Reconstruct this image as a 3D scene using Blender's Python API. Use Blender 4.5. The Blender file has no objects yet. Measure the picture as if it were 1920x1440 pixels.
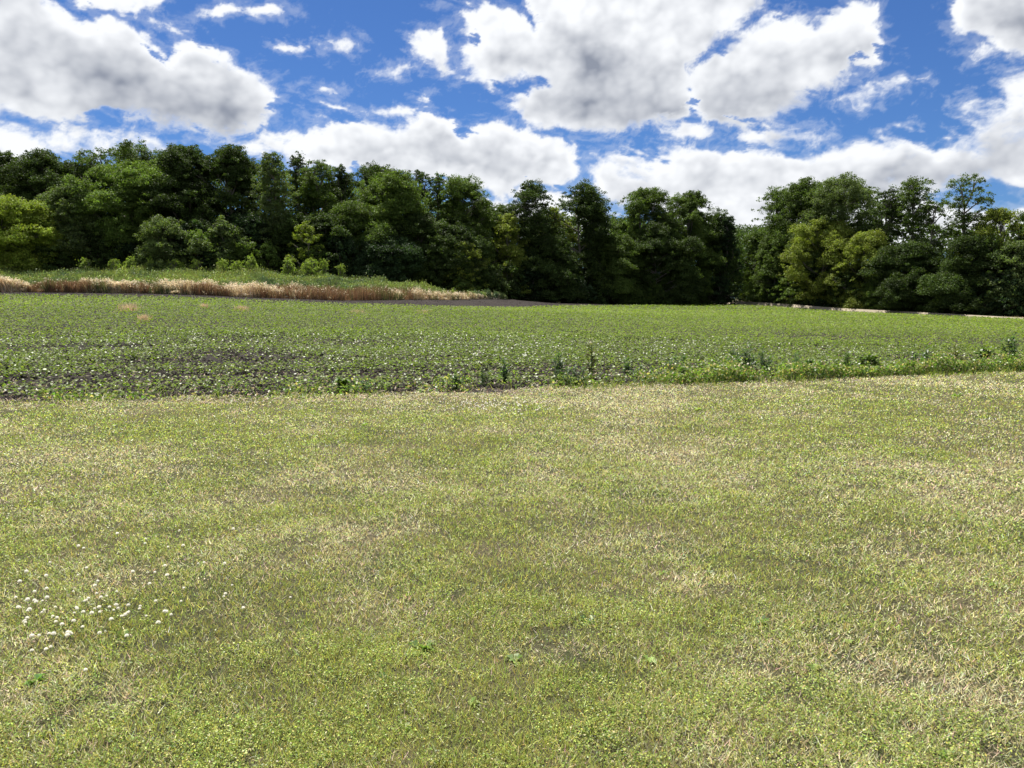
import bpy, math, random
import numpy as np
R = math.radians
rng = np.random.default_rng(7)
random.seed(7)
scene = bpy.context.scene
COL = scene.collection

# ------------------------------------------------------------------ camera
W0, H0, FPX = 1920.0, 1440.0, 1440.0
CAMZ = 1.6
HOR = 560.0
PITCH = math.atan((720 - HOR) / FPX)
cam_d = bpy.data.cameras.new('camera')
cam = bpy.data.objects.new('camera', cam_d); COL.objects.link(cam)
cam.location = (0, 0, CAMZ); cam.rotation_euler = (R(90) - PITCH, 0, 0)
cam_d.sensor_width = 36; cam_d.lens = 36 * FPX / W0
cam_d.clip_start = 0.05; cam_d.clip_end = 9000
scene.camera = cam

# ------------------------------------------------------------------ light and exposure
CLOUD_GLOW = .49
SUN_EL, SUN_AZ = 65.0, -24.0          # azimuth measured from +Y (view axis), negative = left
scene.view_settings.view_transform = 'Standard'
scene.view_settings.look = 'None'
scene.view_settings.exposure = 1.12
scene.cycles.transparent_max_bounces = 8
scene.view_settings.gamma = 1.0
sl = bpy.data.lights.new('sun', 'SUN'); sl.energy = 5.0; sl.angle = R(0.5); sl.color = (1.0, 0.955, 0.88)
so = bpy.data.objects.new('sun', sl); COL.objects.link(so)
so.rotation_euler = (R(90 - SUN_EL), 0, R(180 - SUN_AZ))
# (a lamp shines along -Z: tilt it so that the light arrives from azimuth SUN_AZ)

def dirs(px, py):
    """direction of a photo point, for laying the clouds out on the sky sphere"""
    dx = (px - 960) / FPX; dy = -(py - 720) / FPX
    c, s = math.cos(PITCH), math.sin(PITCH)
    y = c + s * dy; z = -s + c * dy
    return math.atan2(dx, y), math.atan2(z, math.hypot(dx, y))

W = bpy.data.worlds.new("World"); scene.world = W; W.use_nodes = True
wt = W.node_tree; wt.nodes.clear()

class NB:
    """small node-building helper"""
    def __init__(s, t): s.t = t
    def n(s, typ, **k):
        nd = s.t.nodes.new(typ)
        for a, b in k.items(): setattr(nd, a, b)
        return nd
    def put(s, sock, v):
        if isinstance(v, bpy.types.NodeSocket): s.t.links.new(v, sock)
        elif v is not None: sock.default_value = v
    def m(s, op, a=None, b=None, c=None, clamp=False):
        nd = s.n('ShaderNodeMath', operation=op, use_clamp=clamp)
        s.put(nd.inputs[0], a); s.put(nd.inputs[1], b); s.put(nd.inputs[2], c)
        return nd.outputs[0]
    def v(s, op, a=None, b=None, c=None):
        nd = s.n('ShaderNodeVectorMath', operation=op)
        s.put(nd.inputs[0], a)
        if op == 'SCALE': s.put(nd.inputs['Scale'], b); return nd.outputs[0]
        s.put(nd.inputs[1], b); s.put(nd.inputs[2], c)
        return nd.outputs['Value'] if op in ('LENGTH', 'DOT_PRODUCT') else nd.outputs[0]
    def noise(s, vec, scale, detail=4, rough=.5, lac=2.0, dist=0.0, out=0, dim='3D'):
        nd = s.n('ShaderNodeTexNoise', noise_dimensions=dim)
        s.put(nd.inputs['Vector'], vec); nd.inputs['Scale'].default_value = scale
        nd.inputs['Detail'].default_value = detail; nd.inputs['Roughness'].default_value = rough
        nd.inputs['Lacunarity'].default_value = lac; nd.inputs['Distortion'].default_value = dist
        return nd.outputs[out]
    def ss(s, v, a, b, lo=0.0, hi=1.0, smooth=True):
        nd = s.n('ShaderNodeMapRange', interpolation_type='SMOOTHSTEP' if smooth else 'LINEAR')
        s.put(nd.inputs[0], v); s.put(nd.inputs[1], a); s.put(nd.inputs[2], b); s.put(nd.inputs[3], lo); s.put(nd.inputs[4], hi)
        return nd.outputs[0]
    def mixc(s, f, a, b, blend='MIX'):
        nd = s.n('ShaderNodeMix', data_type='RGBA', blend_type=blend)
        s.put(nd.inputs[0], f); s.put(nd.inputs[6], a); s.put(nd.inputs[7], b)
        return nd.outputs[2]

b = NB(wt)
sky = b.n('ShaderNodeTexSky', sky_type='NISHITA')
sky.sun_disc = False; sky.sun_elevation = R(SUN_EL); sky.sun_rotation = R(SUN_AZ)
sky.altitude = 300; sky.air_density = 1.0; sky.dust_density = .3; sky.ozone_density = 3.0
skyc = b.mixc(1.0, sky.outputs[0], (.39, .61, .96, 1), 'MULTIPLY')
# broken cloud added for ambient light, out of view (behind and above the dome)
tc = b.n('ShaderNodeTexCoord'); sp = b.n('ShaderNodeSeparateXYZ'); b.put(sp.inputs[0], tc.outputs['Generated'])
azim = b.m('ABSOLUTE', b.m('ARCTAN2', sp.outputs[0], sp.outputs[1]))
outside = b.m('MAXIMUM', b.ss(azim, .80, .95), b.ss(sp.outputs[2], .43, .52))
nz = b.noise(b.v('MULTIPLY', tc.outputs['Generated'], (1, 1, 1.6)), 2.4, 4, .55)
cover = b.m('MULTIPLY', b.m('MULTIPLY', b.ss(nz, .44, .56), outside), b.ss(sp.outputs[2], -.02, .02))
sunward = b.v('DOT_PRODUCT', tc.outputs['Generated'], (math.sin(R(SUN_AZ)) * math.cos(R(SUN_EL)), math.cos(R(SUN_AZ)) * math.cos(R(SUN_EL)), math.sin(R(SUN_EL))))
cover = b.m('MULTIPLY', cover, b.ss(sunward, .90, .97, 1, 0))
skyc = b.mixc(cover, skyc, (9.3, 9.5, 9.8, 1))
bg = b.n('ShaderNodeBackground'); b.put(bg.inputs[0], skyc); bg.inputs[1].default_value = 0.046
wo = b.n('ShaderNodeOutputWorld'); wt.links.new(bg.outputs[0], wo.inputs[0])
W.cycles.sampling_method = 'MANUAL'; W.cycles.sample_map_resolution = 512

# ------------------------------------------------------------------ helpers
def tag(o, label=None, cat=None, group=None, kind=None):
    if label: o['label'] = label
    if cat: o['category'] = cat
    if group: o['group'] = group
    if kind: o['kind'] = kind
    return o

def mk_mesh(name, V, F, mat, cols=None, smooth=False):
    V = np.asarray(V, np.float32); F = np.asarray(F, np.int32)
    me = bpy.data.meshes.new(name)
    k = F.shape[1]
    me.vertices.add(len(V)); me.vertices.foreach_set('co', V.ravel())
    me.loops.add(F.size); me.loops.foreach_set('vertex_index', F.ravel())
    me.polygons.add(len(F)); me.polygons.foreach_set('loop_start', np.arange(0, F.size, k, dtype=np.int32))
    if smooth: me.polygons.foreach_set('use_smooth', np.ones(len(F), bool))
    me.update(calc_edges=True)
    if cols is not None:
        a = me.color_attributes.new('tint', 'FLOAT_COLOR', 'POINT')
        c = np.ones((len(V), 4), np.float32); c[:, :3] = cols
        a.data.foreach_set('color', c.ravel())
    me.materials.append(mat)
    return me

def mk_obj(name, me, parent=None, loc=None):
    o = bpy.data.objects.new(name, me); COL.objects.link(o)
    if parent: o.parent = parent
    if loc is not None: o.location = loc
    return o

def empty(name, loc):
    o = bpy.data.objects.new(name, None); COL.objects.link(o); o.location = loc
    o.empty_display_size = .2
    return o

def new_mat(name):
    m = bpy.data.materials.new(name); m.use_nodes = True
    m.node_tree.nodes.clear()
    return m, NB(m.node_tree)
def finish(m, b, shader):
    o = b.n('ShaderNodeOutputMaterial'); m.node_tree.links.new(shader, o.inputs[0]); return m
def norm(a): return a / np.maximum(np.linalg.norm(a, axis=1, keepdims=True), 1e-9)

_lat = rng.random((256, 256))
def vnoise(x, y, s, o=0):
    """smooth value noise, several octaves, in 0..1"""
    x = np.asarray(x, float); y = np.asarray(y, float)
    tot = np.zeros(np.broadcast(x, y).shape); amp, wsum = 1.0, 0.0
    for k in range(3):
        X = x / s + 31.7 * k + o * 17.3; Y = y / s + 11.3 * k + o * 5.9
        xi = np.floor(X).astype(int); yi = np.floor(Y).astype(int)
        fx = X - xi; fy = Y - yi; fx = fx * fx * (3 - 2 * fx); fy = fy * fy * (3 - 2 * fy)
        a = _lat[xi & 255, yi & 255]; b_ = _lat[(xi + 1) & 255, yi & 255]; c = _lat[xi & 255, (yi + 1) & 255]; d = _lat[(xi + 1) & 255, (yi + 1) & 255]
        tot += amp * ((a * (1 - fx) + b_ * fx) * (1 - fy) + (c * (1 - fx) + d * fx) * fy)
        wsum += amp; amp *= .5; s = s / 2
    return tot / wsum

# ------------------------------------------------------------------ clouds on the sky dome
MASSES = [  # (firmness, outline in photo points)
 (1.0, [(-200,-90),(60,-90),(90,5),(150,42),(200,35),(245,58),(280,92),(303,112),(318,88),(350,75),(385,79),(420,98),(450,116),(490,133),(515,152),(535,182),(525,205),(500,228),(480,240),(440,252),(380,247),(320,242),(240,226),(190,222),(150,236),(100,228),(0,218),(-200,215)]),
 (.45, [(110,-90),(340,-90),(320,5),(290,22),(250,42),(200,25),(150,15)]),
 (.4, [(268,35),(310,38),(360,58),(340,68),(300,56)]),
 (.42, [(-200,226),(20,226),(60,252),(110,240),(180,240),(230,238),(280,258),(320,272),(340,300),(200,300),(-200,330)]),
 (.8, [(-200,225),(0,228),(40,248),(70,275),(40,300),(-200,310)]),
 (.95, [(525,277),(545,257),(600,246),(650,226),(690,215),(735,236),(760,232),(790,210),(815,203),(850,224),(875,246),(910,235),(945,238),(985,254),(1030,265),(1075,280),(1085,300),(1080,330),(1050,345),(1000,340),(970,360),(930,372),(900,360),(850,345),(800,337),(750,325),(700,330),(650,325),(600,308),(540,300)]),
 (.42, [(880,350),(960,368),(1040,350),(1085,340),(1130,372),(1180,400),(1200,470),(1000,450),(880,430)]),
 (.3, [(450,270),(520,235),(560,250),(530,290),(470,290)]),
 (1.0, [(855,28),(905,5),(950,20),(980,30),(1005,60),(1008,40),(985,5),(965,-90),(1450,-90),(1425,8),(1385,40),(1358,70),(1330,95),(1308,112),(1296,160),(1306,200),(1290,216),(1235,228),(1200,238),(1140,252),(1080,246),(1000,235),(978,215),(955,195),(965,172),(1010,158),(965,152),(920,166),(880,138),(868,100),(880,70),(860,50)]),
 (.7, [(762,78),(790,58),(830,53),(850,80),(845,110),(870,138),(830,138),(790,108)]),
 (.95, [(1296,210),(1300,150),(1340,105),(1370,75),(1400,45),(1450,25),(1500,33),(1530,58),(1540,28),(1590,15),(1640,8),(1648,40),(1638,52),(1678,95),(1662,112),(1640,132),(1602,118),(1602,142),(1560,172),(1520,182),(1490,207),(1450,222),(1400,237),(1350,237)]),
 (.4, [(1565,190),(1620,162),(1660,158),(1700,143),(1738,150),(1700,166),(1650,186),(1600,194)]),
 (.74, [(1095,322),(1110,297),(1140,279),(1190,268),(1240,279),(1300,270),(1350,272),(1400,284),(1450,284),(1510,289),(1560,270),(1600,262),(1640,264),(1680,255),(1720,265),(1770,253),(1800,232),(1840,222),(1880,190),(1870,150),(1900,133),(2100,110),(2100,350),(1960,360),(1900,352),(1860,330),(1800,345),(1770,380),(1830,400),(1960,380),(2100,380),(2100,470),(1300,470),(1240,400),(1190,395),(1140,385),(1110,350)]),
 (.5, [(1240,242),(1280,223),(1340,238),(1345,262),(1290,270),(1250,264)]),
 (.65, [(1375,262),(1430,216),(1480,234),(1560,243),(1580,260),(1520,274),(1440,284),(1390,278)]),
 (.4, [(1640,240),(1680,230),(1738,245),(1730,260),(1690,256)]),
 (.5, [(1790,197),(1830,188),(1862,215),(1840,228)]),
 (.95, [(1782,5),(1800,-90),(2100,-90),(2100,110),(1910,108),(1862,87),(1850,56),(1815,62),(1788,36)]),
]
WISPS = [(415,20,34,10,-8,.5), (545,88,26,7,0,.5), (740,132,26,8,-5,.46), (645,82,30,11,-10,.46), (803,186,14,9,0,.5), (745,207,30,8,10,.44), (720,204,14,6,0,.4), (620,210,34,10,0,.35), (870,12,30,8,0,.4), (1845,90,20,12,0,.4), (500,20,20,6,0,.35), (610,165,20,6,0,.3)]
def sdf(px, py, P):
    """signed distance to an outline, positive inside"""
    P = np.array(P, float); best = np.full(px.shape, 1e9); ins = np.zeros(px.shape, bool)
    for (x0, y0), (x1, y1) in zip(P, np.roll(P, -1, 0)):
        ex, ey = x1 - x0, y1 - y0; wx, wy = px - x0, py - y0
        t = np.clip((wx * ex + wy * ey) / (ex * ex + ey * ey), 0, 1)
        best = np.minimum(best, (wx - ex * t) ** 2 + (wy - ey * t) ** 2)
        ins ^= ((y0 <= py) != (y1 <= py)) & (wx < ex * (py - y0) / (ey if ey else 1e-9))
    return np.sqrt(best) * np.where(ins, 1, -1)
def to_photo(AZ, EL):
    c, s = math.cos(PITCH), math.sin(PITCH)
    x = np.sin(AZ) * np.cos(EL); y = np.cos(AZ) * np.cos(EL); z = np.sin(EL)
    f = np.maximum(y * c - z * s, .05); u = y * s + z * c
    return 960 + FPX * x / f, 720 - FPX * u / f
_pg = np.random.default_rng(11)
_ga = _pg.random((256, 256)) * 2 * np.pi; _pgx, _pgy = np.cos(_ga), np.sin(_ga)
_fp = _pg.random((256, 256, 2))
def perlin(x, y):
    xi = np.floor(x).astype(int); yi = np.floor(y).astype(int); fx = x - xi; fy = y - yi
    u = fx ** 3 * (fx * (fx * 6 - 15) + 10); v = fy ** 3 * (fy * (fy * 6 - 15) + 10)
    def g(i, j): return _pgx[(xi + i) & 255, (yi + j) & 255] * (fx - i) + _pgy[(xi + i) & 255, (yi + j) & 255] * (fy - j)
    return (g(0, 0) * (1 - u) + g(1, 0) * u) * (1 - v) + (g(0, 1) * (1 - u) + g(1, 1) * u) * v
def fbm(x, y, oct=5, gain=.5, o=0.0):
    t = 0; a = 1.0; s = 0
    for k in range(oct):
        t = t + a * perlin(x * 2.03 ** k + 13.1 * k + o, y * 2.03 ** k + 7.7 * k - o); s += a; a *= gain
    return t / s * 1.6
def puffs(x, y):
    """rounded bumps: one minus squared distance to the nearest feature point"""
    xi = np.floor(x).astype(int); yi = np.floor(y).astype(int); best = np.full(x.shape, 9.0)
    for i in (-1, 0, 1):
        for j in (-1, 0, 1):
            q = _fp[(xi + i) & 255, (yi + j) & 255]
            best = np.minimum(best, (xi + i + q[..., 0] - x) ** 2 + (yi + j + q[..., 1] - y) ** 2)
    return 1 - np.clip(best, 0, 1)
def blur(a, n, ax):
    for _ in range(2):
        p = np.concatenate([np.repeat(np.take(a, [0], ax), n, ax), a, np.repeat(np.take(a, [-1], ax), n, ax)], ax)
        c = np.cumsum(p, ax); c = np.concatenate([np.zeros_like(np.take(c, [0], ax)), c], ax)
        L = a.shape[ax]; a = (np.take(c, np.arange(2 * n + 1, 2 * n + 1 + L), ax) - np.take(c, np.arange(L), ax)) / (2 * n + 1)
    return a
def sstep(x, a, b):
    t = np.clip((x - a) / (b - a), 0, 1); return t * t * (3 - 2 * t)
def cloud_layer(AZ, EL, step):
    """alpha and brightness of the cloud cover seen in each direction (radians)"""
    # drifting air pulls the masses out of shape
    k = 11.0
    wx = fbm(AZ * k, EL * k * 1.3, 5, .55, 3.3) * .034; wy = fbm(AZ * k, EL * k * 1.3, 5, .55, 91.3) * .022
    wx = wx * .55; wy = wy * .55
    PX, PY = to_photo(AZ + wx, EL + wy)
    M = np.full(AZ.shape, -2.0)
    for firm, P in MASSES:
        d = sdf(PX, PY, P); val = np.where(d > 0, np.minimum(d / 70, firm * .55) , d / 60) - (1 - firm) * .16
        h = np.clip(1 - np.abs(val - M) / .12, 0, 1); M = np.maximum(M, val) + h * h * .12 * .25
    for (cx, cy, rx, ry, tilt, w) in WISPS:
        t = math.radians(tilt); dx, dy = PX - cx, -(PY - cy)
        a = (dx * math.cos(t) - dy * math.sin(t)) / rx; b = (dx * math.sin(t) + dy * math.cos(t)) / ry
        M = np.maximum(M, np.maximum((1 - np.sqrt(a * a + b * b)) * .22 * w / .5 - .03, -2))
    pw = fbm(AZ * 30, EL * 30, 3, .5, 5.5) * .012
    pf = puffs((AZ + pw) * 20, (EL - pw) * 26) * .5 + puffs((AZ - pw) * 44 + 9, (EL + pw) * 54) * .32 + puffs((AZ + pw) * 96 + 3, (EL + pw) * 112) * .18
    n1 = fbm(AZ * 13, EL * 20, 7, .62, 40.0); n2 = fbm(AZ * 55 + wx * 90, EL * 85 + wy * 90, 5, .66, 77.0)
    rag = sstep(fbm(AZ * 5, EL * 7, 2, .5, 140.0), -.25, .35)          # where the rims are frayed
    soft = M + (.20 + .24 * rag) * n1
    D = soft + (.38 - .14 * rag) * (pf - .62) + (.07 + .20 * rag) * n2
    D = D - .55 * sstep(fbm(AZ * 9, EL * 26 + AZ * 6, 6, .62, 210.0), .12, .50) * (1 - sstep(M, .22, .48))      # torn gaps in the thin parts
    D = np.where(M < .25, D + (.25 - np.maximum(M, -.3)) * .45 * (n2 - .1), D)
    return M, soft, D, pf, n1, n2
GREYS = [  # shaded undersides: px, py, half width, half height, tilt, strength
 (345, 185, 150, 52, 6, 1.0), (190, 130, 120, 38, 25, .7), (420, 215, 110, 32, 0, .6), (90, 200, 120, 26, 20, .45), (60, 60, 80, 18, 10, .3), (150, 15, 120, 12, 0, .25), (230, 190, 110, 30, 20, .5),
 (795, 272, 100, 26, 6, .75), (690, 285, 110, 18, 0, .5), (900, 300, 130, 20, 12, .7), (990, 300, 70, 16, 20, .5), (860, 345, 110, 10, 5, .35),
 (1120, 130, 120, 20, 4, .85), (1110, 205, 130, 34, 0, 1.0), (1050, 60, 120, 14, 0, .35), (1200, 90, 90, 14, -10, .35), (1230, 190, 70, 26, 0, .6), (1100, 100, 60, 14, 0, .5), (980, 110, 40, 12, 0, .2),
 (1380, 190, 120, 28, -6, .95), (1450, 130, 110, 22, -18, .55), (1330, 110, 90, 14, -10, .3), (1590, 110, 60, 16, -30, .4),
 (1190, 322, 90, 14, 4, .6), (1300, 350, 150, 12, 0, .4), (1560, 300, 120, 10, -8, .35), (1700, 330, 160, 22, -6, .8), (1820, 305, 120, 22, -10, .7), (1900, 265, 60, 24, -20, .6), (1450, 300, 110, 12, -6, .4),
 (1890, 240, 30, 14, 0, .4), (1905, 45, 50, 30, 20, .9), (1130, 375, 100, 8, 0, .3), (1430, 370, 160, 9, 0, .3), (940, 370, 60, 8, 0, .3), (1390, 240, 60, 12, 0, .45),
]
def cloud_shade(AZ, EL, D, soft, pf, n1, n2, step):
    """undersides, relief of the puffs and thin bright rims"""
    wx = fbm(AZ * 14, EL * 20, 5, .6, 61.0) * .040; wy = fbm(AZ * 14, EL * 20, 5, .6, 23.0) * .024
    X = AZ + wx; Y = EL + wy; G = np.zeros(AZ.shape)
    for (cx, cy, rx, ry, tilt, w) in GREYS:
        u, v = dirs(cx, cy); t = math.radians(tilt); dx, dy = X - u, Y - v
        a = (dx * math.cos(t) - dy * math.sin(t)) / (rx / FPX * 1.25); b = (dx * math.sin(t) + dy * math.cos(t)) / (ry / FPX * 1.45)
        G = 1 - (1 - G) * (1 - w * np.exp(-(a * a + b * b) * 1.3) * .95)
    depth = sstep(D, .0, .26)
    T = np.clip(D, 0, .55); Tb = blur(blur(T, 1, 0), 1, 1); S = np.zeros_like(T); ws = 0.0
    for k in range(2, int(.042 / step), 2):                       # cloud standing between here and the sun
        w = math.exp(-k * step / .018); src = np.roll(Tb, int(k * .35), 1); sh = np.zeros_like(T); sh[:-k] = src[k:]; S += w * sh; ws += w
    S = S / ws; lit = np.exp(-S * 3.6)
    H = blur(blur(pf * .7 + n1 * .35, 2, 0), 2, 1); gy, gx = np.gradient(H, step)
    relief = np.tanh((-gy * .9 + gx * .35) * .016)
    puff = blur(blur(pf, 1, 0), 1, 1) - .60
    low = fbm(AZ * 18, EL * 30, 4, .5, 301.0)
    B = .70 + .38 * lit + depth * (.72 * puff + .20 * relief + .24 * low) - .56 * np.clip(G, 0, 1) * depth * (1 - .55 * lit)
    edge = sstep(D, -.05, .12) * (1 - sstep(D, .10, .35))
    B = B + .04 * edge
    rg = sstep(fbm(AZ * 5, EL * 7, 2, .5, 140.0), -.25, .35); A = sstep(D, -.07 - .12 * rg, .13 + .24 * rg)
    wisp = sstep(D + .35 * n2, -.42, .10) * .20
    return np.maximum(A, wisp), np.clip(B, .05, 1.12)

def build_sky():
    step = 1.7 / FPX; rad = 5200.0
    AZ, EL = np.meshgrid(np.arange(-.78, .78, step), np.arange(-.005, .43, step))
    M, soft, D, pf, n1, n2 = cloud_layer(AZ, EL, step)
    A, B = cloud_shade(AZ, EL, D, soft, pf, n1, n2, step)
    fade = sstep(AZ, -.78, -.74) * (1 - sstep(AZ, .74, .78)) * (1 - sstep(EL, .39, .43)); A = A * fade
    V = np.stack([np.sin(AZ) * np.cos(EL), np.cos(AZ) * np.cos(EL), np.sin(EL)], -1).reshape(-1, 3) * rad + np.array([0, 0, CAMZ])
    ny, nx = AZ.shape; I = np.arange((ny - 1) * nx).reshape(ny - 1, nx)[:, :-1].ravel()
    F = np.stack([I, I + 1, I + nx + 1, I + nx], 1); a_ = A.ravel(); F = F[a_[F].max(1) > .004]
    used = np.zeros(len(V), bool); used[F.ravel()] = True; idx = np.cumsum(used) - 1; F = idx[F]
    cols = np.stack([B.ravel(), a_, a_ * 0], 1)[used]
    m, b = new_mat('cloud')
    at = b.n('ShaderNodeAttribute', attribute_name='tint'); sp = b.n('ShaderNodeSeparateColor'); b.put(sp.inputs[0], at.outputs[0])
    col = b.mixc(b.ss(sp.outputs[0], .15, 1.0, 0, 1, False), (.27, .30, .37, 1), (.93, .95, .98, 1))
    e = b.n('ShaderNodeEmission'); b.put(e.inputs[0], col); e.inputs[1].default_value = CLOUD_GLOW
    tr = b.n('ShaderNodeBsdfTransparent'); mx = b.n('ShaderNodeMixShader'); b.put(mx.inputs[0], sp.outputs[1])
    m.node_tree.links.new(tr.outputs[0], mx.inputs[1]); m.node_tree.links.new(e.outputs[0], mx.inputs[2]); finish(m, b, mx.outputs[0])
    m.cycles.emission_sampling = 'NONE'
    o = mk_obj('sky', mk_mesh('sky', V[used], F, m, cols)); tag(o, kind='structure')

# ------------------------------------------------------------------ terrain
def col_x(px, Y): return (px - 960) / FPX * Y
def z_at(py, Y):
    dep = math.atan((py - 720) / FPX) + PITCH
    return CAMZ - math.tan(dep) * Y
PXS = np.array([-700, 0, 320, 640, 900, 1000, 1280, 1400, 1560, 1920, 2600], float)
YS = np.array([0, 14, 22, 32, 45, 60, 75, 90, 108, 130, 180, 400], float)
def row(*v): return v
T = np.array([
 # 0   14   22   32   45    60    75    90    108   130   180  400
 [0, .00, .22, .60, 1.10, 1.66, 2.72, 4.25, 4.9, 5.2, 5.4, 6.0],
 [0, .00, .22, .60, 1.10, 1.68, 2.72, 4.30, 4.9, 5.2, 5.4, 6.0],
 [0, .00, .20, .52, .98, 1.52, 2.60, 4.40, 5.1, 5.3, 5.4, 6.0],
 [0, .00, .12, .32, .60, .84, 1.72, 3.80, 4.8, 5.0, 5.1, 6.0],
 [0, -.02, .06, .22, .42, .58, .68, 1.30, 2.1, 2.4, 2.8, 4.0],
 [0, -.02, .04, .18, .36, .48, .50, .78, 1.05, 1.2, 1.6, 3.0],
 [0, -.03, .00, .06, .12, .12, -.05, .05, .30, .55, .9, 2.0],
 [0, -.03, -.02, .00, .02, .00, -.10, .05, .30, .52, 1.0, 2.0],
 [0, -.03, -.05, -.08, -.12, -.18, -.22, -.25, -.30, -.1, .4, 2.0],
 [0, -.04, -.10, -.22, -.38, -.58, -.74, -.86, -.8, -.6, 0, 2.0],
 [0, -.04, -.12, -.26, -.45, -.66, -.86, -.95, -.9, -.7, 0, 2.0]]).T
_gx = np.arange(-260, 261, 2.0); _gy = np.arange(-20, 401, 1.0)
_X, _Y = np.meshgrid(_gx, _gy)
def _table(X, Y):
    P = 960 + FPX * X / np.maximum(Y, 9.0)
    P = np.clip(P, PXS[0], PXS[-1]); Yc = np.clip(Y, 0, 400)
    i = np.clip(np.searchsorted(YS, Yc, side='right') - 1, 0, len(YS) - 2)
    j = np.clip(np.searchsorted(PXS, P, side='right') - 1, 0, len(PXS) - 2)
    fy = (Yc - YS[i]) / (YS[i + 1] - YS[i]); fx = (P - PXS[j]) / (PXS[j + 1] - PXS[j])
    return (T[i, j] * (1 - fx) + T[i, j + 1] * fx) * (1 - fy) + (T[i + 1, j] * (1 - fx) + T[i + 1, j + 1] * fx) * fy
_Z = _table(_X, _Y)
for _ in range(3):
    Zp = np.pad(_Z, 2, mode='edge')
    _Z = sum(Zp[2 + a:2 + a + _Z.shape[0], 2 + c:2 + c + _Z.shape[1]] for a in (-2, -1, 0, 1, 2) for c in (-1, 0, 1)) / 15
def ground_z(X, Y):
    X = np.asarray(X, float); Y = np.asarray(Y, float)
    fx = np.clip((X + 260) / 2.0, 0, len(_gx) - 1.001); fy = np.clip(Y + 20, 0, len(_gy) - 1.001)
    i = fy.astype(int); j = fx.astype(int); fy = fy - i; fx = fx - j
    z = (_Z[i, j] * (1 - fx) + _Z[i, j + 1] * fx) * (1 - fy) + (_Z[i + 1, j] * (1 - fx) + _Z[i + 1, j + 1] * fx) * fy
    return z

def curve(pts):
    """boundary given as (px, depth) -> function depth(X) via the world-space polyline"""
    P = np.array([(col_x(px, Y), Y) for px, Y in pts]); P = P[np.argsort(P[:, 0])]
    return lambda X: np.interp(X, P[:, 0], P[:, 1])
EDGE = curve([(-900, 9.0), (0, 11.9), (320, 12.35), (640, 12.7), (1000, 13.7), (1280, 14.6), (1600, 16.0), (1920, 17.9), (2500, 22)])      # lawn | crop
CROP = curve([(-900, 66), (0, 62), (270, 62), (470, 63), (640, 64), (850, 68), (960, 76), (1060, 92), (1250, 119), (1385, 126), (1450, 122), (1560, 109), (1700, 99), (1920, 86), (2600, 62)])
SOIL = curve([(-900, 72), (0, 67), (270, 67), (470, 67.5), (640, 70), (850, 84), (960, 108), (1250, 122), (1385, 128.5), (1450, 125), (1560, 112), (1700, 102), (1920, 89), (2600, 66)])
TREES = curve([(-900, 102), (0, 94), (320, 95), (640, 98), (850, 104), (950, 113), (1250, 125), (1385, 131), (1440, 127), (1560, 117), (1700, 107), (1920, 95), (2600, 74)])

def sheet(name, xs, y0, y1, ny, mat, lift=0.0, pw=1.0):
    t = np.linspace(0, 1, ny) ** pw
    X = np.repeat(xs[None, :], ny, 0)
    Y = y0(xs)[None, :] * (1 - t[:, None]) + y1(xs)[None, :] * t[:, None]
    Z = ground_z(X, Y) + lift
    V = np.stack([X, Y, Z], -1).reshape(-1, 3)
    nx = len(xs); I = np.arange((ny - 1) * nx).reshape(ny - 1, nx)[:, :-1].ravel()
    F = np.stack([I, I + 1, I + nx + 1, I + nx], 1)
    o = mk_obj(name, mk_mesh(name, V, F, mat, smooth=True))
    tag(o, kind='structure')
    return o

# ------------------------------------------------------------------ materials
def leaf_mat(name, trans=.4, rough=.5, spec=.4, var=.12, tcol=(1.25, 1.35, .55, 1)):
    """leaf: tint attribute, glossy front, light passing through"""
    m, b = new_mat(name)
    at = b.n('ShaderNodeAttribute', attribute_name='tint')
    geo = b.n('ShaderNodeNewGeometry')
    nz = b.noise(geo.outputs['Position'], 3.0, 2)
    c = b.mixc(1.0, at.outputs[0], b.ss(nz, .3, .7, 1 - var, 1 + var, False), 'MULTIPLY')
    p = b.n('ShaderNodeBsdfPrincipled'); b.put(p.inputs['Base Color'], c)
    p.inputs['Roughness'].default_value = rough; p.inputs['Specular IOR Level'].default_value = spec
    t = b.n('ShaderNodeBsdfTranslucent'); b.put(t.inputs[0], b.mixc(1.0, c, tcol, 'MULTIPLY'))
    mx = b.n('ShaderNodeMixShader'); mx.inputs[0].default_value = trans
    m.node_tree.links.new(p.outputs[0], mx.inputs[1]); m.node_tree.links.new(t.outputs[0], mx.inputs[2])
    return finish(m, b, mx.outputs[0])
def ground_mat(name, cols, scale, bump=.3, bscale=30, rough=.9, fine=60, coords='Position'):
    m, b = new_mat(name)
    geo = b.n('ShaderNodeNewGeometry'); P = geo.outputs['Position']
    n1 = b.noise(P, scale, 5, .6); n2 = b.noise(P, fine, 3, .6)
    c = b.mixc(b.ss(n1, .35, .65), cols[0], cols[1])
    c = b.mixc(b.ss(n2, .45, .75), c, cols[2])
    p = b.n('ShaderNodeBsdfPrincipled'); b.put(p.inputs['Base Color'], c); p.inputs['Roughness'].default_value = rough
    p.inputs['Specular IOR Level'].default_value = .06
    bp = b.n('ShaderNodeBump'); bp.inputs['Strength'].default_value = bump; bp.inputs['Distance'].default_value = .08
    b.put(bp.inputs['Height'], b.noise(P, bscale, 5, .65)); m.node_tree.links.new(bp.outputs[0], p.inputs['Normal'])
    return finish(m, b, p.outputs[0])
M_shaded_thatch = ground_mat('shaded_thatch', [(.12, .105, .062, 1), (.065, .07, .035, 1), (.035, .03, .02, 1)], .9, .8, 40)  # thatch colour darkened to stand in for the small shadows between blades
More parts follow.
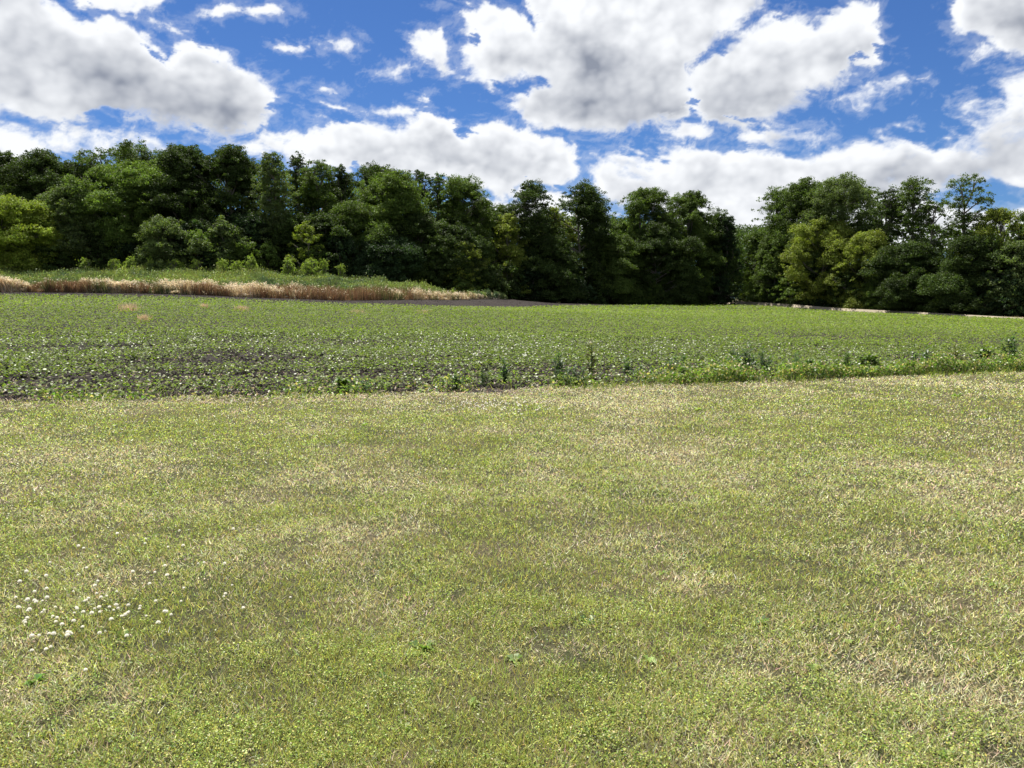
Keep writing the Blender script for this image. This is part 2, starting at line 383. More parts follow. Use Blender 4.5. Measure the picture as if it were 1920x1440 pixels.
M_soil = ground_mat('dark_soil', [(.020, .017, .016, 1), (.030, .025, .023, 1), (.055, .046, .040, 1)], .5, 1.0, 9, fine=22)
M_floor = ground_mat('forest_floor', [(.05, .05, .025, 1), (.04, .05, .02, 1), (.09, .08, .04, 1)], .4, .6, 4)
M_verge = ground_mat('rough_verge', [(.10, .12, .04, 1), (.16, .14, .07, 1), (.22, .19, .11, 1)], .6, .6, 8, fine=9)
M_track = ground_mat('pale_gravel', [(.24, .21, .155, 1), (.30, .26, .19, 1), (.18, .155, .11, 1)], .5, .4, 14, fine=20)
M_leaf = leaf_mat('tree_leaf', .35, .6, .13)
M_grass = leaf_mat('grass_blade', .30, .6, .25, tcol=(1.15, 1.2, .7, 1))
M_crop = leaf_mat('crop_leaf', .42, .42, .32, tcol=(1.2, 1.45, .5, 1))
M_crop_far = leaf_mat('crop_leaf_far', .42, .6, .12, tcol=(1.2, 1.4, .5, 1))
M_dry = leaf_mat('dry_stem', .30, .75, .15, tcol=(1.1, 1.0, .8, 1))
def bark():
    m, b = new_mat('bark')
    geo = b.n('ShaderNodeNewGeometry')
    v = b.v('MULTIPLY', geo.outputs['Position'], (1, 1, .25))
    n1 = b.noise(v, 9, 5, .65)
    c = b.mixc(b.ss(n1, .35, .65), (.10, .085, .065, 1), (.24, .215, .18, 1))
    p = b.n('ShaderNodeBsdfPrincipled'); b.put(p.inputs['Base Color'], c); p.inputs['Roughness'].default_value = .9
    bp = b.n('ShaderNodeBump'); bp.inputs['Strength'].default_value = .8; bp.inputs['Distance'].default_value = .05
    b.put(bp.inputs['Height'], n1); m.node_tree.links.new(bp.outputs[0], p.inputs['Normal'])
    return finish(m, b, p.outputs[0])
M_bark = bark()
def plain(name, c, rough=.6):
    m, b = new_mat(name)
    geo = b.n('ShaderNodeNewGeometry')
    n1 = b.noise(geo.outputs['Position'], 120, 2)
    cc = b.mixc(n1, tuple(x * .8 for x in c[:3]) + (1,), c)
    p = b.n('ShaderNodeBsdfPrincipled'); b.put(p.inputs['Base Color'], cc); p.inputs['Roughness'].default_value = rough
    return finish(m, b, p.outputs[0])
M_petal = leaf_mat('white_petal', .45, .6, .2, .04, (1, 1, .95, 1)); M_stem = plain('green_stem', (.10, .16, .04, 1))

build_sky()
# ------------------------------------------------------------------ the ground
gxs = np.concatenate([[-3500, -1200, -500], np.arange(-250, 251, 3.0), [500, 1200, 3500]])
gys = np.concatenate([[-300, -60], np.arange(-15, 260, 3.0), [330, 420, 800, 1800, 4200]])
GX, GY = np.meshgrid(gxs, gys); GZ = ground_z(GX, GY) - .25
GZ = GZ + np.where(np.abs(GX) > 260, 1.0, 0)
nx, ny = len(gxs), len(gys); I = np.arange((ny - 1) * nx).reshape(ny - 1, nx)[:, :-1].ravel()
o = mk_obj('ground', mk_mesh('ground', np.stack([GX, GY, GZ], -1).reshape(-1, 3), np.stack([I, I + 1, I + nx + 1, I + nx], 1), M_floor, smooth=True)); tag(o, kind='structure')
xs = np.concatenate([np.arange(-60, -12, 2.0), np.arange(-12, 20, .25), np.arange(20, 70, 2.0)])
sheet('lawn', xs, lambda x: x * 0 - 12, lambda x: EDGE(x) - .45 + .7 * (vnoise(x, x * 0, 1.5, 61) - .5) + .25 * (vnoise(x, x * 0, .4, 62) - .5), 90, M_shaded_thatch)
xs = np.arange(-100, 110, .8)
sheet('crop_field', xs, lambda x: EDGE(x) - 1.3, CROP, 160, M_soil, -.008, 1.5)
sheet('bare_soil_margin', np.arange(-100, 42, .6), CROP, SOIL, 14, M_soil, .02)
xr = np.arange(41.4, 112, .6)
TRK = lambda x: CROP(x) + .3
sheet('verge', np.arange(-100, 112, .6), SOIL, lambda x: TREES(x) + 14, 24, M_verge, -.02)
o = sheet('meadow', np.arange(34, 80, 2.0), lambda x: x * 0 + 150, lambda x: x * 0 + 196, 20, ground_mat('meadow_green', [(.12, .19, .04, 1), (.17, .23, .06, 1), (.2, .2, .09, 1)], .5, .5, 8), .02)
# gravel track: along the crop on the right, then through the gap in the wood
def ribbon(name, pts, wid, mat, lift):
    P = np.array(pts, float)
    s = np.linspace(0, 1, 160) * (len(P) - 1); i = np.minimum(s.astype(int), len(P) - 2); f = (s - i)[:, None]
    P0 = P[np.maximum(i - 1, 0)]; P1 = P[i]; P2 = P[i + 1]; P3 = P[np.minimum(i + 2, len(P) - 1)]
    C = .5 * ((2 * P1) + (-P0 + P2) * f + (2 * P0 - 5 * P1 + 4 * P2 - P3) * f ** 2 + (-P0 + 3 * P1 - 3 * P2 + P3) * f ** 3)
    Tn = norm(np.gradient(C, axis=0)); N = np.stack([-Tn[:, 1], Tn[:, 0]], 1)
    rows = []
    for k in np.linspace(-.5, .5, 7):
        wv = wid * (1 + .25 * (vnoise(C[:, 0], C[:, 1], 3, 2) - .5)) if abs(k) == .5 else wid
        Q = C + N * (k * wv)[:, None] if np.ndim(wv) else C + N * (k * wv)
        cs_ = np.interp(C[:, 0], [38, 44, 60, 80], [.62, .62, .14, .0]) * (k + .5) if abs(k) < .49 else -.3; rows.append(np.stack([Q[:, 0], Q[:, 1], ground_z(Q[:, 0], Q[:, 1]) + lift + cs_], 1))
    V = np.stack(rows, 1).reshape(-1, 3); I = (np.arange(159)[:, None] * 7 + np.arange(6)[None, :]).ravel()
    o = mk_obj(name, mk_mesh(name, V, np.stack([I, I + 7, I + 8, I + 1], 1), mat, smooth=True)); tag(o, kind='structure')
GAPX = col_x(1390, 130)
tp = [(col_x(px, Y), Y) for px, Y in [(2600, 64.5), (2200, 77), (1920, 88.6), (1700, 101.5), (1560, 112), (1460, 123), (1410, 129)]] + [(GAPX + .4, 136), (GAPX + 1.2, 146), (col_x(1392, 160), 160), (col_x(1400, 185), 185)]
ribbon('gravel_track', tp, 3.6, M_track, .13)

# ------------------------------------------------------------------ scatter primitives
def quads(C, A, B):
    """diamond leaves: centre, half axis vectors"""
    n = len(C)
    V = np.stack([C - A, C + B * .9 - A * .1, C + A, C - B * .9 - A * .1], 1).reshape(-1, 3)
    F = np.arange(n * 4).reshape(n, 4)
    return V, F
def rand_dir(n, r=rng): return norm(r.normal(size=(n, 3)))
def leaf_set(C, N, size, r=rng):
    """leaves at C with normal N and length size"""
    t = norm(np.cross(N, rand_dir(len(C), r))); s = np.cross(N, t)
    size = np.asarray(size).reshape(-1, 1)
    return quads(C, t * size * .5, s * size * .34)
def blades(P, h, w, lean, az, segs=1, r=rng):
    """upright blades: root P, height h, width w, lean (0..1 horizontal share), azimuth of lean"""
    n = len(P)
    d = np.stack([np.cos(az) * lean, np.sin(az) * lean, np.sqrt(np.maximum(1 - lean ** 2, .02))], 1)
    fa = r.random(n) * 2 * np.pi
    s = np.stack([np.cos(fa), np.sin(fa), np.zeros(n)], 1) * (w / 2)[:, None]
    if segs == 1:
        T1 = P + d * h[:, None]
        V = np.stack([P - s, P + s, T1 + s * .25, T1 - s * .25], 1).reshape(-1, 3)
        return V, np.arange(n * 4).reshape(n, 4)
    M_ = P + d * (h * .55)[:, None] * np.array([.6, .6, 1.15]); T1 = P + d * h[:, None]
    V = np.stack([P - s, P + s, M_ + s * .8, M_ - s * .8, T1 + s * .2, T1 - s * .2], 1).reshape(-1, 3)
    k = np.arange(n)[:, None] * 6
    return V, np.concatenate([k + np.array([0, 1, 2, 3]), k + np.array([3, 2, 4, 5])])
def jit(cols, n, amt=.15, r=rng):
    c = np.broadcast_to(np.asarray(cols, float), (n, 3)) * (1 + amt * r.normal(size=(n, 1))) * (1 + amt * .4 * r.normal(size=(n, 3)))
    return np.clip(c, .004, .9)

# ------------------------------------------------------------------ lawn: grass blades and low clover
def polar(n, r0, r1, a=60, p=2.0):
    r = np.exp(rng.uniform(math.log(r0), math.log(r1), n)); th = R(90) + rng.uniform(-R(a), R(a), n)
    return r * np.cos(th), r * np.sin(th), r
def lawn_cover(x, y):
    """patch fields: dryness and clover share"""
    dry = .55 * vnoise(x, y, 2.2, 1) + .45 * vnoise(x, y, .7, 2)
    clv = .5 * vnoise(x, y, 1.6, 3) + .5 * vnoise(x, y, .45, 4)
    return dry, clv
NB_ = 760000
x, y, r = polar(NB_, 1.5, 27)
ok = y < EDGE(x) + rng.normal(0, .22, NB_) + 2.2 * (vnoise(x, y, 1.3, 5) - .52)
x, y, r = x[ok], y[ok], r[ok]; n = len(x)
dry, clv = lawn_cover(x, y)
edge_d = EDGE(x) - y
dryp = np.clip((dry - .38) * 3.4 + .16 + .5 * np.exp(-np.abs(edge_d - .8) / .9), .10, .97)
gapn = vnoise(x, y, .16, 33); bare_ = np.zeros(n)
for px_, py_, rx_, ry_ in [(540, 912, .35, .5), (700, 995, .45, .22), (1520, 1030, .3, .14), (1430, 1215, .12, .12), (1880, 1330, .30, .16), (1760, 1400, .14, .07), (105, 830, .5, .35), (180, 1320, .22, .1), (1060, 1225, .2, .1)]:
    Y_ = CAMZ / math.tan(math.atan((py_ - 720) / FPX) + PITCH); bare_ = np.maximum(bare_, np.exp(-(((x - col_x(px_, Y_)) / rx_) ** 2 + ((y - Y_) / ry_) ** 2)))
dryp = np.clip(dryp + .8 * bare_, 0, .99); isdry = rng.random(n) < np.clip(dryp + .5 * (vnoise(x, y, .35, 34) - .5), .05, .97)
thin_ = (rng.random(n) < .45 * bare_ * (vnoise(x, y, .08, 71) > .5) + np.clip((.36 + .03 * np.clip((9 - r) / 5, 0, 1) - gapn) * 7, 0, .65) + .12 * np.clip((clv - .5) * 6, 0, 1))
x, y, r, dry, clv, edge_d, dryp, isdry = [q[~thin_] for q in (x, y, r, dry, clv, edge_d, dryp, isdry)]; n = len(x)
h = rng.uniform(.014, .040, n) * (1 + .25 * (clv > .55)); w = np.maximum(.0021, r * .00085) * rng.uniform(.7, 1.4, n)
lean = np.clip(np.where(isdry, rng.uniform(.45, .99, n), rng.uniform(.2, .93, n)), 0, .985)
azb = rng.random(n) * 2 * np.pi
P = np.stack([x, y, ground_z(x, y) + .001 + .012 * rng.random(n)], 1)
V, F = blades(P, h, w, lean, azb, 1)
green = np.array([.24, .275, .070]); yel = np.array([.49, .50, .14]); straw = np.array([.72, .65, .43]); tan = np.array([.53, .45, .29])
k = rng.random((n, 1))
cg = green * (1 - k) + yel * k; cs = straw * (1 - k) + tan * k
c = jit(np.where(isdry[:, None], cs, cg), n, .30)
o = mk_obj('lawn_grass', mk_mesh('lawn_grass', V, F, M_grass, np.repeat(c, 4, 0)))
tag(o, 'short mowed grass mixed from dry straw and green blades covering the foreground', 'grass', kind='stuff')

x, y, r = polar(1750000, 1.5, 26)
dry, clv = lawn_cover(x, y)
near = np.clip(1.25 - r / 16, .25, 1)
flat = rng.random(len(x)) < np.clip((dry - .35) * 2.2 - np.clip((clv - .5) * 4, 0, .6) * (r < 9), .06, .9)          # flat dry clippings instead of leaflets
ok = (y < EDGE(x) + 2.0 * (vnoise(x, y, 1.3, 5) - .52)) & (rng.random(len(x)) < np.where(flat, .5, np.clip((clv - .40) * 6, .12, 1) * near))
x, y, r, clv, flat = x[ok], y[ok], r[ok], clv[ok], flat[ok]; n = len(x)
gk = (rng.random(n) < np.clip((.36 + .09 * np.clip((8 - r) / 4, 0, 1) - vnoise(x, y, .11, 35)) * 8, 0, .92)); x, y, r, clv, flat = x[~gk], y[~gk], r[~gk], clv[~gk], flat[~gk]; n = len(x)
hh = np.where(flat, .45, 1.0) * rng.uniform(.010, .042, n) * np.clip((clv - .3) * 3, .5, 1.2) * (.55 + .95 * vnoise(x, y, .12, 36))
C = np.stack([x, y, ground_z(x, y) + hh], 1)
N = norm(rand_dir(n) * .75 + np.array([0, 0, 1.0]))
V, F = leaf_set(C, N, np.maximum(.0085, r * .0019) * rng.uniform(.6, 1.4, n))
k = rng.random((n, 1))
k = k ** 1.6; c = jit(np.array([.13, .175, .040]) * (1 - k) + np.array([.50, .52, .14]) * k, n, .28); c[flat] = jit([.62, .56, .36], int(flat.sum()), .28)
o = mk_obj('clover_leaves', mk_mesh('clover_leaves', V, F, M_crop, np.repeat(c, 4, 0)))
tag(o, 'low yellow green clover leaflets growing in patches through the mowed lawn', 'clover', kind='stuff')

# ------------------------------------------------------------------ crop: young soybeans in rows
RD = math.atan2(EDGE(9.0) - EDGE(-7.0), 16.0) * .8        # the rows follow the field edge
cr, sr = math.cos(RD), math.sin(RD)
def crop_leaves(n, r0, r1, size, hmax, spacing):
    x, y, r = polar(n, r0, r1, 54)
    v = -x * sr + y * cr; u = x * cr + y * sr
    rowi = np.round(v / spacing); v = rowi * spacing + rng.normal(0, .042 + .0014 * r, n)
    pl = .17; ph_ = np.mod(np.abs(np.sin(rowi * 12.9898) * 43758.5), 1.0); u = (np.round(u / pl + ph_) - ph_) * pl + rng.normal(0, .048, n)
    x = u * cr - v * sr; y = u * sr + v * cr
    e = y - EDGE(x)
    patch = vnoise(u / 4, v, .9, 6) * .6 + vnoise(u / 3, v, 3.0, 7) * .4
    soilband = np.exp(-((e - 1.7) / 3.0) ** 2) * np.clip((10 - x) / 7, .3, 1) + .6 * np.exp(-((e - 7.5) / 1.2) ** 2) * np.clip((x - 2) / 6, 0, 1)
    dens = np.clip((patch - .33) * 6, .10, 1) * np.clip(1 - .74 * soilband, .06, 1)
    dens = np.maximum(dens, np.clip((e - 9) / 16, 0, .75)) * np.clip(e / .8, .1, 1)
    ok = (e > .1) & (y < CROP(x) - .3 + .5 * rng.normal(size=n)) & (rng.random(n) < dens)
    x, y = x[ok], y[ok]; n = len(x); r = np.hypot(x, y)
    C = np.stack([x, y, ground_z(x, y) + rng.uniform(.03, hmax, n)], 1)
    N = norm(rand_dir(n) * .62 + np.array([0, 0, 1.0]))
    V, F = leaf_set(C, N, np.maximum(size, r * .0023) * rng.uniform(.65, 1.3, n))
    k = rng.random((n, 1)); far = np.clip((r - 20) / 50, 0, 1)[:, None]
    tone = vnoise(u[ok] / 6, v[ok], 5, 9)[:, None]
    base = np.array([.070, .115, .026]) * (1 - k) + np.array([.160, .225, .045]) * k
    base = base * (.80 + .6 * tone) * np.array([1.06, .93, .98]) * (1 + .04 * far)
    return V, F, np.repeat(jit(base, n, .14), 4, 0)
parts_ = [crop_leaves(345000, 10.5, 30, .058, .19, .60), crop_leaves(440000, 28, 150, .08, .26, .60)]
V = np.concatenate([p[0] for p in parts_]); F = np.concatenate([parts_[0][1], parts_[1][1] + len(parts_[0][0])])
me = mk_mesh('soybean_crop', V, F, M_crop, np.concatenate([p[2] for p in parts_])); me.materials.append(M_crop_far)
mi = np.zeros(len(F), np.int32); mi[len(parts_[0][1]):] = 1; mi[:len(parts_[0][1])] = rng.random(len(parts_[0][1])) < .45; me.polygons.foreach_set('material_index', mi)
o = mk_obj('soybean_crop', me)
tag(o, 'young bright green bean crop in rows across the dark soil of the field', 'crop', kind='stuff')
# old straw and clods on the soil
x, y, r = polar(52000, 10.5, 60, 46); e = y - EDGE(x)
ok = (e > -1.0) & (y < CROP(x)) & (rng.random(len(x)) < np.exp(-e / 5) + .06); x, y, r = x[ok], y[ok], r[ok]; n = len(x)
C = np.stack([x, y, ground_z(x, y) + .012 + .02 * rng.random(n)], 1); N = norm(rand_dir(n) * .5 + np.array([0, 0, 1.0]))
t = norm(np.cross(N, rand_dir(n))); s = np.cross(N, t); L = rng.uniform(.02, .07, (n, 1)) * np.maximum(1, r[:, None] / 22)
V, F = quads(C, t * L, s * L * .22)
o = mk_obj('crop_residue', mk_mesh('crop_residue', V, F, M_dry, np.repeat(jit([.34, .29, .21], n, .2), 4, 0)))
tag(o, 'pale bits of old straw lying on the dark soil between the bean rows', 'straw', kind='stuff')
def clods(x, y, smin, smax, name, label):
    n = len(x); sz = rng.uniform(smin, smax, n)
    base = np.array([[-1, -1, -.3], [1, -1, -.3], [1, 1, -.3], [-1, 1, -.3], [-.6, -.6, .7], [.6, -.6, .8], [.6, .6, .6], [-.6, .6, .9]], float)
    V = base[None] * sz[:, None, None] * rng.uniform(.6, 1.3, (n, 8, 3)); a = rng.random(n) * 6.28
    ca, sa = np.cos(a)[:, None], np.sin(a)[:, None]
    V = np.stack([V[..., 0] * ca - V[..., 1] * sa, V[..., 0] * sa + V[..., 1] * ca, V[..., 2]], -1) + np.stack([x, y, ground_z(x, y) + .01], 1)[:, None]
    f = np.array([[4, 5, 6, 7], [0, 1, 5, 4], [1, 2, 6, 5], [2, 3, 7, 6], [3, 0, 4, 7]])
    F = (np.arange(n)[:, None, None] * 8 + f[None]).reshape(-1, 4)
    o = mk_obj(name, mk_mesh(name, V.reshape(-1, 3), F, M_soil)); tag(o, label, 'soil', kind='stuff')
x, y, r = polar(16000, 10.5, 34, 46); e = y - EDGE(x); ok = (e > .1); x, y, r = x[ok], y[ok], r[ok]
xm = rng.uniform(-70, 41, 15000); ym = CROP(xm) + rng.random(15000) * (SOIL(xm) - CROP(xm))
sc = np.concatenate([np.full(len(x), 1.0), np.full(15000, 2.2)])
clods(np.concatenate([x, xm]), np.concatenate([y, ym]), .015, .06, 'soil_clods', 'dark lumps of dry soil lying between the crop rows and along the bare margin')

# ------------------------------------------------------------------ weeds along the crop edge
x = rng.uniform(-9, 24, 115000); y = EDGE(x) + np.abs(rng.normal(0, .55, len(x))) - .15
pres = np.clip((x + 3) / 8, .13, 1) * np.clip((vnoise(x, y, .8, 12) - .42) * 6, .04, 1)
ok = rng.random(len(x)) < pres; x, y = x[ok], y[ok]; n = len(x)
hp = (.04 + .62 * vnoise(x, y, .6, 13) ** 1.8) * np.clip((x + 9) / 10, .45, 1)
C = np.stack([x, y, ground_z(x, y) + rng.random(n) * hp], 1); N = norm(rand_dir(n) + np.array([0, -.1, .5]))
V1, F1 = leaf_set(C, N, rng.uniform(.03, .075, n)); k = rng.random((n, 1))
c1 = jit(np.array([.08, .13, .035]) * (1 - k) + np.array([.22, .28, .07]) * k, n, .25); dd_ = rng.random(n) < .22; c1[dd_] = jit([.42, .34, .2], int(dd_.sum()), .2); c1 = np.repeat(c1, 4, 0)
x = rng.uniform(-12, 24, 26000); y = EDGE(x) + rng.normal(0, .35, len(x)); ok = rng.random(len(x)) < np.clip((vnoise(x, y, .7, 14) - .38) * 3, .04, 1) * np.clip((x + 6) / 10, .15, 1); x, y = x[ok], y[ok]; n = len(x)
P = np.stack([x, y, ground_z(x, y)], 1)
V2, F2 = blades(P, rng.uniform(.05, .18, n), rng.uniform(.008, .018, n), rng.uniform(.2, .95, n), rng.random(n) * 6.28)
k = rng.random((n, 1)); c2 = np.repeat(jit(np.array([.12, .19, .035]) * (1 - k) + np.array([.28, .26, .10]) * k, n, .2), 4, 0)
o = mk_obj('edge_weeds', mk_mesh('edge_weeds', np.concatenate([V1, V2]), np.concatenate([F1, F2 + len(V1)]), M_crop, np.concatenate([c1, c2])))
tag(o, 'unmown low weeds and grass growing along the line between lawn and crop', 'weeds', kind='stuff')

def weed_plant(name, px, Y, h, wdt, col, kind, label, group):
    """a forb: stems carrying whorls of long or broad leaves"""
    r = np.random.default_rng(int(px * 7 + Y * 13))
    X = col_x(px, Y); root = empty(name, (X, Y, float(ground_z(X, Y)))); tag(root, label, 'weed', group)
    sv, sf, sc, off = [], [], [], 0
    lv, ln, ls = [], [], []
    ns = {'thistle': 5, 'tuft': 3, 'rosette': 1, 'dock': 4}[kind]
    for i in range(ns):
        a = r.random() * 6.28; ld = r.uniform(.1, .9) * wdt; hh = h * r.uniform(.4, 1)
        if i == 0: hh = h; ld *= .3
        p0 = np.array([math.cos(a) * ld * .3, math.sin(a) * ld * .3, -.01]); p1 = np.array([math.cos(a) * ld, math.sin(a) * ld, hh])
        if kind != 'rosette':
            V, F = tube([p0, (p0 + p1) / 2 + r.normal(0, .01, 3), p1], [.012 * h + .003, .009 * h + .002, .002], 5)
            sv.append(V); sf.append(F + off); off += len(V)
        h_ = h; m = {'thistle': 60, 'tuft': 40, 'rosette': 9, 'dock': 60}[kind]
        t = r.random(m) ** .8; C0 = p0 + (p1 - p0) * t[:, None]
        an = r.random(m) * 6.28; L = {'thistle': .13, 'tuft': .12, 'rosette': .10, 'dock': .17}[kind] * (h / .45) ** .5 * r.uniform(.45, 1.3, m) * (1.1 - .35 * t)
        if kind == 'rosette': C0 = C0 * 0; L = wdt * .5 * r.uniform(.7, 1.1, m)
        el = r.uniform(.0, .9, m) if kind != 'rosette' else r.uniform(.15, .8, m)
        d = np.stack([np.cos(an) * np.cos(el), np.sin(an) * np.cos(el), np.sin(el)], 1)
        s = norm(np.cross(d, np.array([0, 0, 1.0]) + r.normal(0, .3, (m, 3))))
        wd = {'thistle': .12, 'tuft': .12, 'rosette': .24, 'dock': .26}[kind]
        tip = C0 + d * L[:, None]; mid = C0 + d * (L * .5)[:, None] + np.array([0, 0, .01])
        V = np.stack([C0, mid + s * (L * wd)[:, None], tip - np.array([0, 0, 1]) * (L * .15)[:, None], mid - s * (L * wd)[:, None]], 1).reshape(-1, 3)
        lv.append(V)
    V = np.concatenate(lv); n = len(V) // 4
    mk_obj('leaves', mk_mesh('leaves', V, np.arange(n * 4).reshape(n, 4), M_crop, np.repeat(jit(col, n, .18, r), 4, 0)), root)
    if sv: mk_obj('stem', mk_mesh('stem', np.concatenate(sv), np.concatenate(sf), M_stem), root)
    return root

def tube(pts, rad, k=6):
    pts = np.asarray(pts, float); n = len(pts)
    tn = norm(np.gradient(pts, axis=0)); ref = np.array([.3, .9, .1]) if abs(tn[0][2]) > .7 else np.array([0, 0, 1.0])
    a = norm(np.cross(tn, ref)); c = np.cross(tn, a)
    th = np.arange(k) / k * 2 * np.pi; rad = np.asarray(rad, float)
    V = pts[:, None] + (a[:, None] * np.cos(th)[None, :, None] + c[:, None] * np.sin(th)[None, :, None]) * rad[:, None, None]
    i = np.arange(n - 1)[:, None] * k; j = np.arange(k)[None]; jn = (np.arange(k) + 1)[None] % k
    F = np.stack([i + j, i + jn, i + k + jn, i + k + j], -1).reshape(-1, 4)
    return V.reshape(-1, 3), F

DG, MG, BG_, OL = (.075, .12, .05), (.10, .145, .045), (.17, .22, .06), (.15, .15, .05)
edge_list = [  # px, metres beyond the edge, height, width, colour, kind, looks
 (405, .0, .22, .22, BG_, 'tuft', 'small bright leafy weed'), (640, .3, .26, .25, MG, 'dock', 'small upright weed with broad leaves'),
 (672, .2, .22, .3, DG, 'thistle', 'low spiky dark weed'), (720, .4, .22, .25, BG_, 'tuft', 'pale green leaf tuft'),
 (855, .2, .32, .22, DG, 'thistle', 'dark narrow thistle'), (905, .5, .38, .3, MG, 'tuft', 'thin stemmed weed leaning over the soil'), (945, 1.0, .5, .16, DG, 'thistle', 'tall thin dark weed stalk'),
 (1050, 1.2, .62, .34, DG, 'thistle', 'tall dark thistle with narrow top'), (1075, .25, .38, .4, DG, 'thistle', 'dense dark bushy thistle'), (1110, 1.2, .85, .12, OL, 'tuft', 'thin brownish grass stalk, tallest here'),
 (1180, 1.6, .4, .35, DG, 'thistle', 'squat dark weed among beans'), (1268, .9, .5, .32, DG, 'thistle', 'upright dark weed'), (1290, .3, .3, .4, MG, 'dock', 'broad leaved green dock'),
 (1378, 1.4, .62, .36, DG, 'thistle', 'tallest bushy grey green thistle'), (1402, 1.3, .72, .30, DG, 'thistle', 'twin topped tall thistle'), (1430, 1.5, .6, .28, DG, 'thistle', 'slender tall thistle'),
 (1498, .9, .48, .3, DG, 'thistle', 'dark pointed weed'), (1520, .6, .34, .4, DG, 'dock', 'low dark leafy mound'), (1590, .9, .5, .4, MG, 'thistle', 'mid green bushy weed'),
 (1640, .9, .4, .45, MG, 'dock', 'wide leafy weed with light leaves'), (1735, .9, .62, .42, DG, 'thistle', 'large dark bushy weed'), (1795, 1.2, .6, .42, OL, 'thistle', 'brownish olive seeding weed'),
 (1850, 1.4, .45, .4, MG, 'dock', 'pale leafy weed clump'), (1905, 1.8, .8, .5, DG, 'thistle', 'tall weed cut by the right edge')]
ordn = ['first', 'second', 'third', 'fourth', 'fifth', 'sixth', 'seventh', 'eighth', 'ninth', 'tenth', 'eleventh', 'twelfth', 'thirteenth', 'fourteenth', 'fifteenth', 'sixteenth', 'seventeenth', 'eighteenth', 'nineteenth', 'twentieth', 'twenty-first', 'twenty-second', 'twenty-third', 'twenty-fourth', 'twenty-fifth', 'twenty-sixth', 'twenty-seventh', 'twenty-eighth', 'twenty-ninth', 'thirtieth']
for i, (px, dy, h, wd, cl, kd, lk) in enumerate(edge_list):
    Y = 13.0
    for _ in range(6): Y = float(EDGE(col_x(px, Y))) + dy
    weed_plant('edge_weed', px, Y, h * .92, wd * .9, cl, kd, '%s, %s from the left along the crop edge' % (lk, ordn[i]), 'taller weeds along the crop edge')

# broad-leaved weeds in the mowed lawn (photo position -> ground)
def lawn_pt(px, py):
    Y = CAMZ / math.tan(math.atan((py - 720) / FPX) + PITCH); return Y
rosettes = [(785, 1215, .20, 'rosette with long upright grey green leaves', MG), (775, 1230, .12, 'small bright rosette', BG_), (1250, 1075, .10, 'lone bright leaf tuft', BG_),
 (748, 1368, .11, 'bright leaf pair', BG_), (880, 1322, .10, 'slanted bright leaf', BG_), (704, 1272, .09, 'small dark leaf cluster', DG), (965, 1240, .13, 'flat broad leaf cluster', MG), (1230, 1240, .10, 'narrow bright leaf', BG_),
 (1620, 1205, .10, 'erect bright leaf', BG_), (1448, 1166, .13, 'dark flat leaf pair', DG), (1555, 1255, .10, 'folded bright leaf', BG_), (1820, 1420, .14, 'pale broad leaf', (.2, .25, .1)),
 (1895, 1096, .09, 'bright round leaf', BG_), (1110, 1165, .14, 'dark spreading rosette', DG), (200, 1192, .11, 'bright notched leaf', BG_), (680, 797, .16, 'wide bright green patch weed', BG_),
 (1310, 768, .22, 'low bright weed near the crop', BG_), (715, 968, .10, 'tiny upright reddish tuft', OL), (1800, 740, .3, 'spreading silvery weed', MG), (90, 762, .2, 'pointed bright weed', BG_), (1345, 1075, .09, 'dark little rosette', DG), (15, 1280, .15, 'low green leaf clump', MG)]
for i, (px, py, s, lk, cl) in enumerate(rosettes):
    Y = lawn_pt(px, py)
    where = 'in the near left lawn' if px < 640 and py > 1000 else 'in the near middle lawn' if px < 1280 and py > 1000 else 'in the near right lawn' if py > 1000 else 'in the lawn farther back'
    weed_plant('lawn_weed', px, Y, s * .55, s * .85, tuple(1.45 * q for q in cl), 'rosette', '%s %s' % (lk, where), 'broad leaved weeds in the mowed lawn')

# white clover blossoms
def blossom_mesh():
    r = np.random.default_rng(3); V, F, o_ = [], [], 0
    n = 34; ph = np.arange(n) * 2.39996; z = 1 - (np.arange(n) + .5) / n * 1.5
    d = np.stack([np.sqrt(1 - np.clip(z, -1, 1) ** 2) * np.cos(ph), np.sqrt(1 - np.clip(z, -1, 1) ** 2) * np.sin(ph), z], 1)
    s = norm(np.cross(d, r.normal(size=(n, 3)))); u = np.cross(d, s)
    C = d * .0055; L = .0062
    Vv = np.stack([C - s * .0016, C + s * .0016, C + d * L + s * .0022, C + d * L - s * .0022], 1).reshape(-1, 3)
    Vw = np.stack([C - u * .0016, C + u * .0016, C + d * L + u * .0022, C + d * L - u * .0022], 1).reshape(-1, 3)
    V = np.concatenate([Vv, Vw]); F = np.arange(len(V)).reshape(-1, 4)
    th = np.arange(8) / 8 * 6.2832; rings = []
    for zz, rr in [(-.003, .002), (-.001, .0045), (.002, .0055), (.004, .004), (.0055, .001)]:
        rings.append(np.stack([rr * np.cos(th), rr * np.sin(th), np.full(8, zz)], 1))
    K = np.concatenate(rings); i = np.arange(4)[:, None] * 8; j = np.arange(8)[None]; jn = (j + 1) % 8
    Fk = np.stack([i + j, i + jn, i + 8 + jn, i + 8 + j], -1).reshape(-1, 4) + len(V)
    V = np.concatenate([V, K]); return mk_mesh('blossom', V, np.concatenate([F, Fk]), M_petal, np.tile([.88, .86, .80], (len(V), 1)))
BM = blossom_mesh()
Vs, Fs = tube([(0, 0, -.075), (.004, 0, -.035), (0, 0, -.004)], [.0011, .001, .001], 5); SM = mk_mesh('stem', Vs, Fs, M_stem)
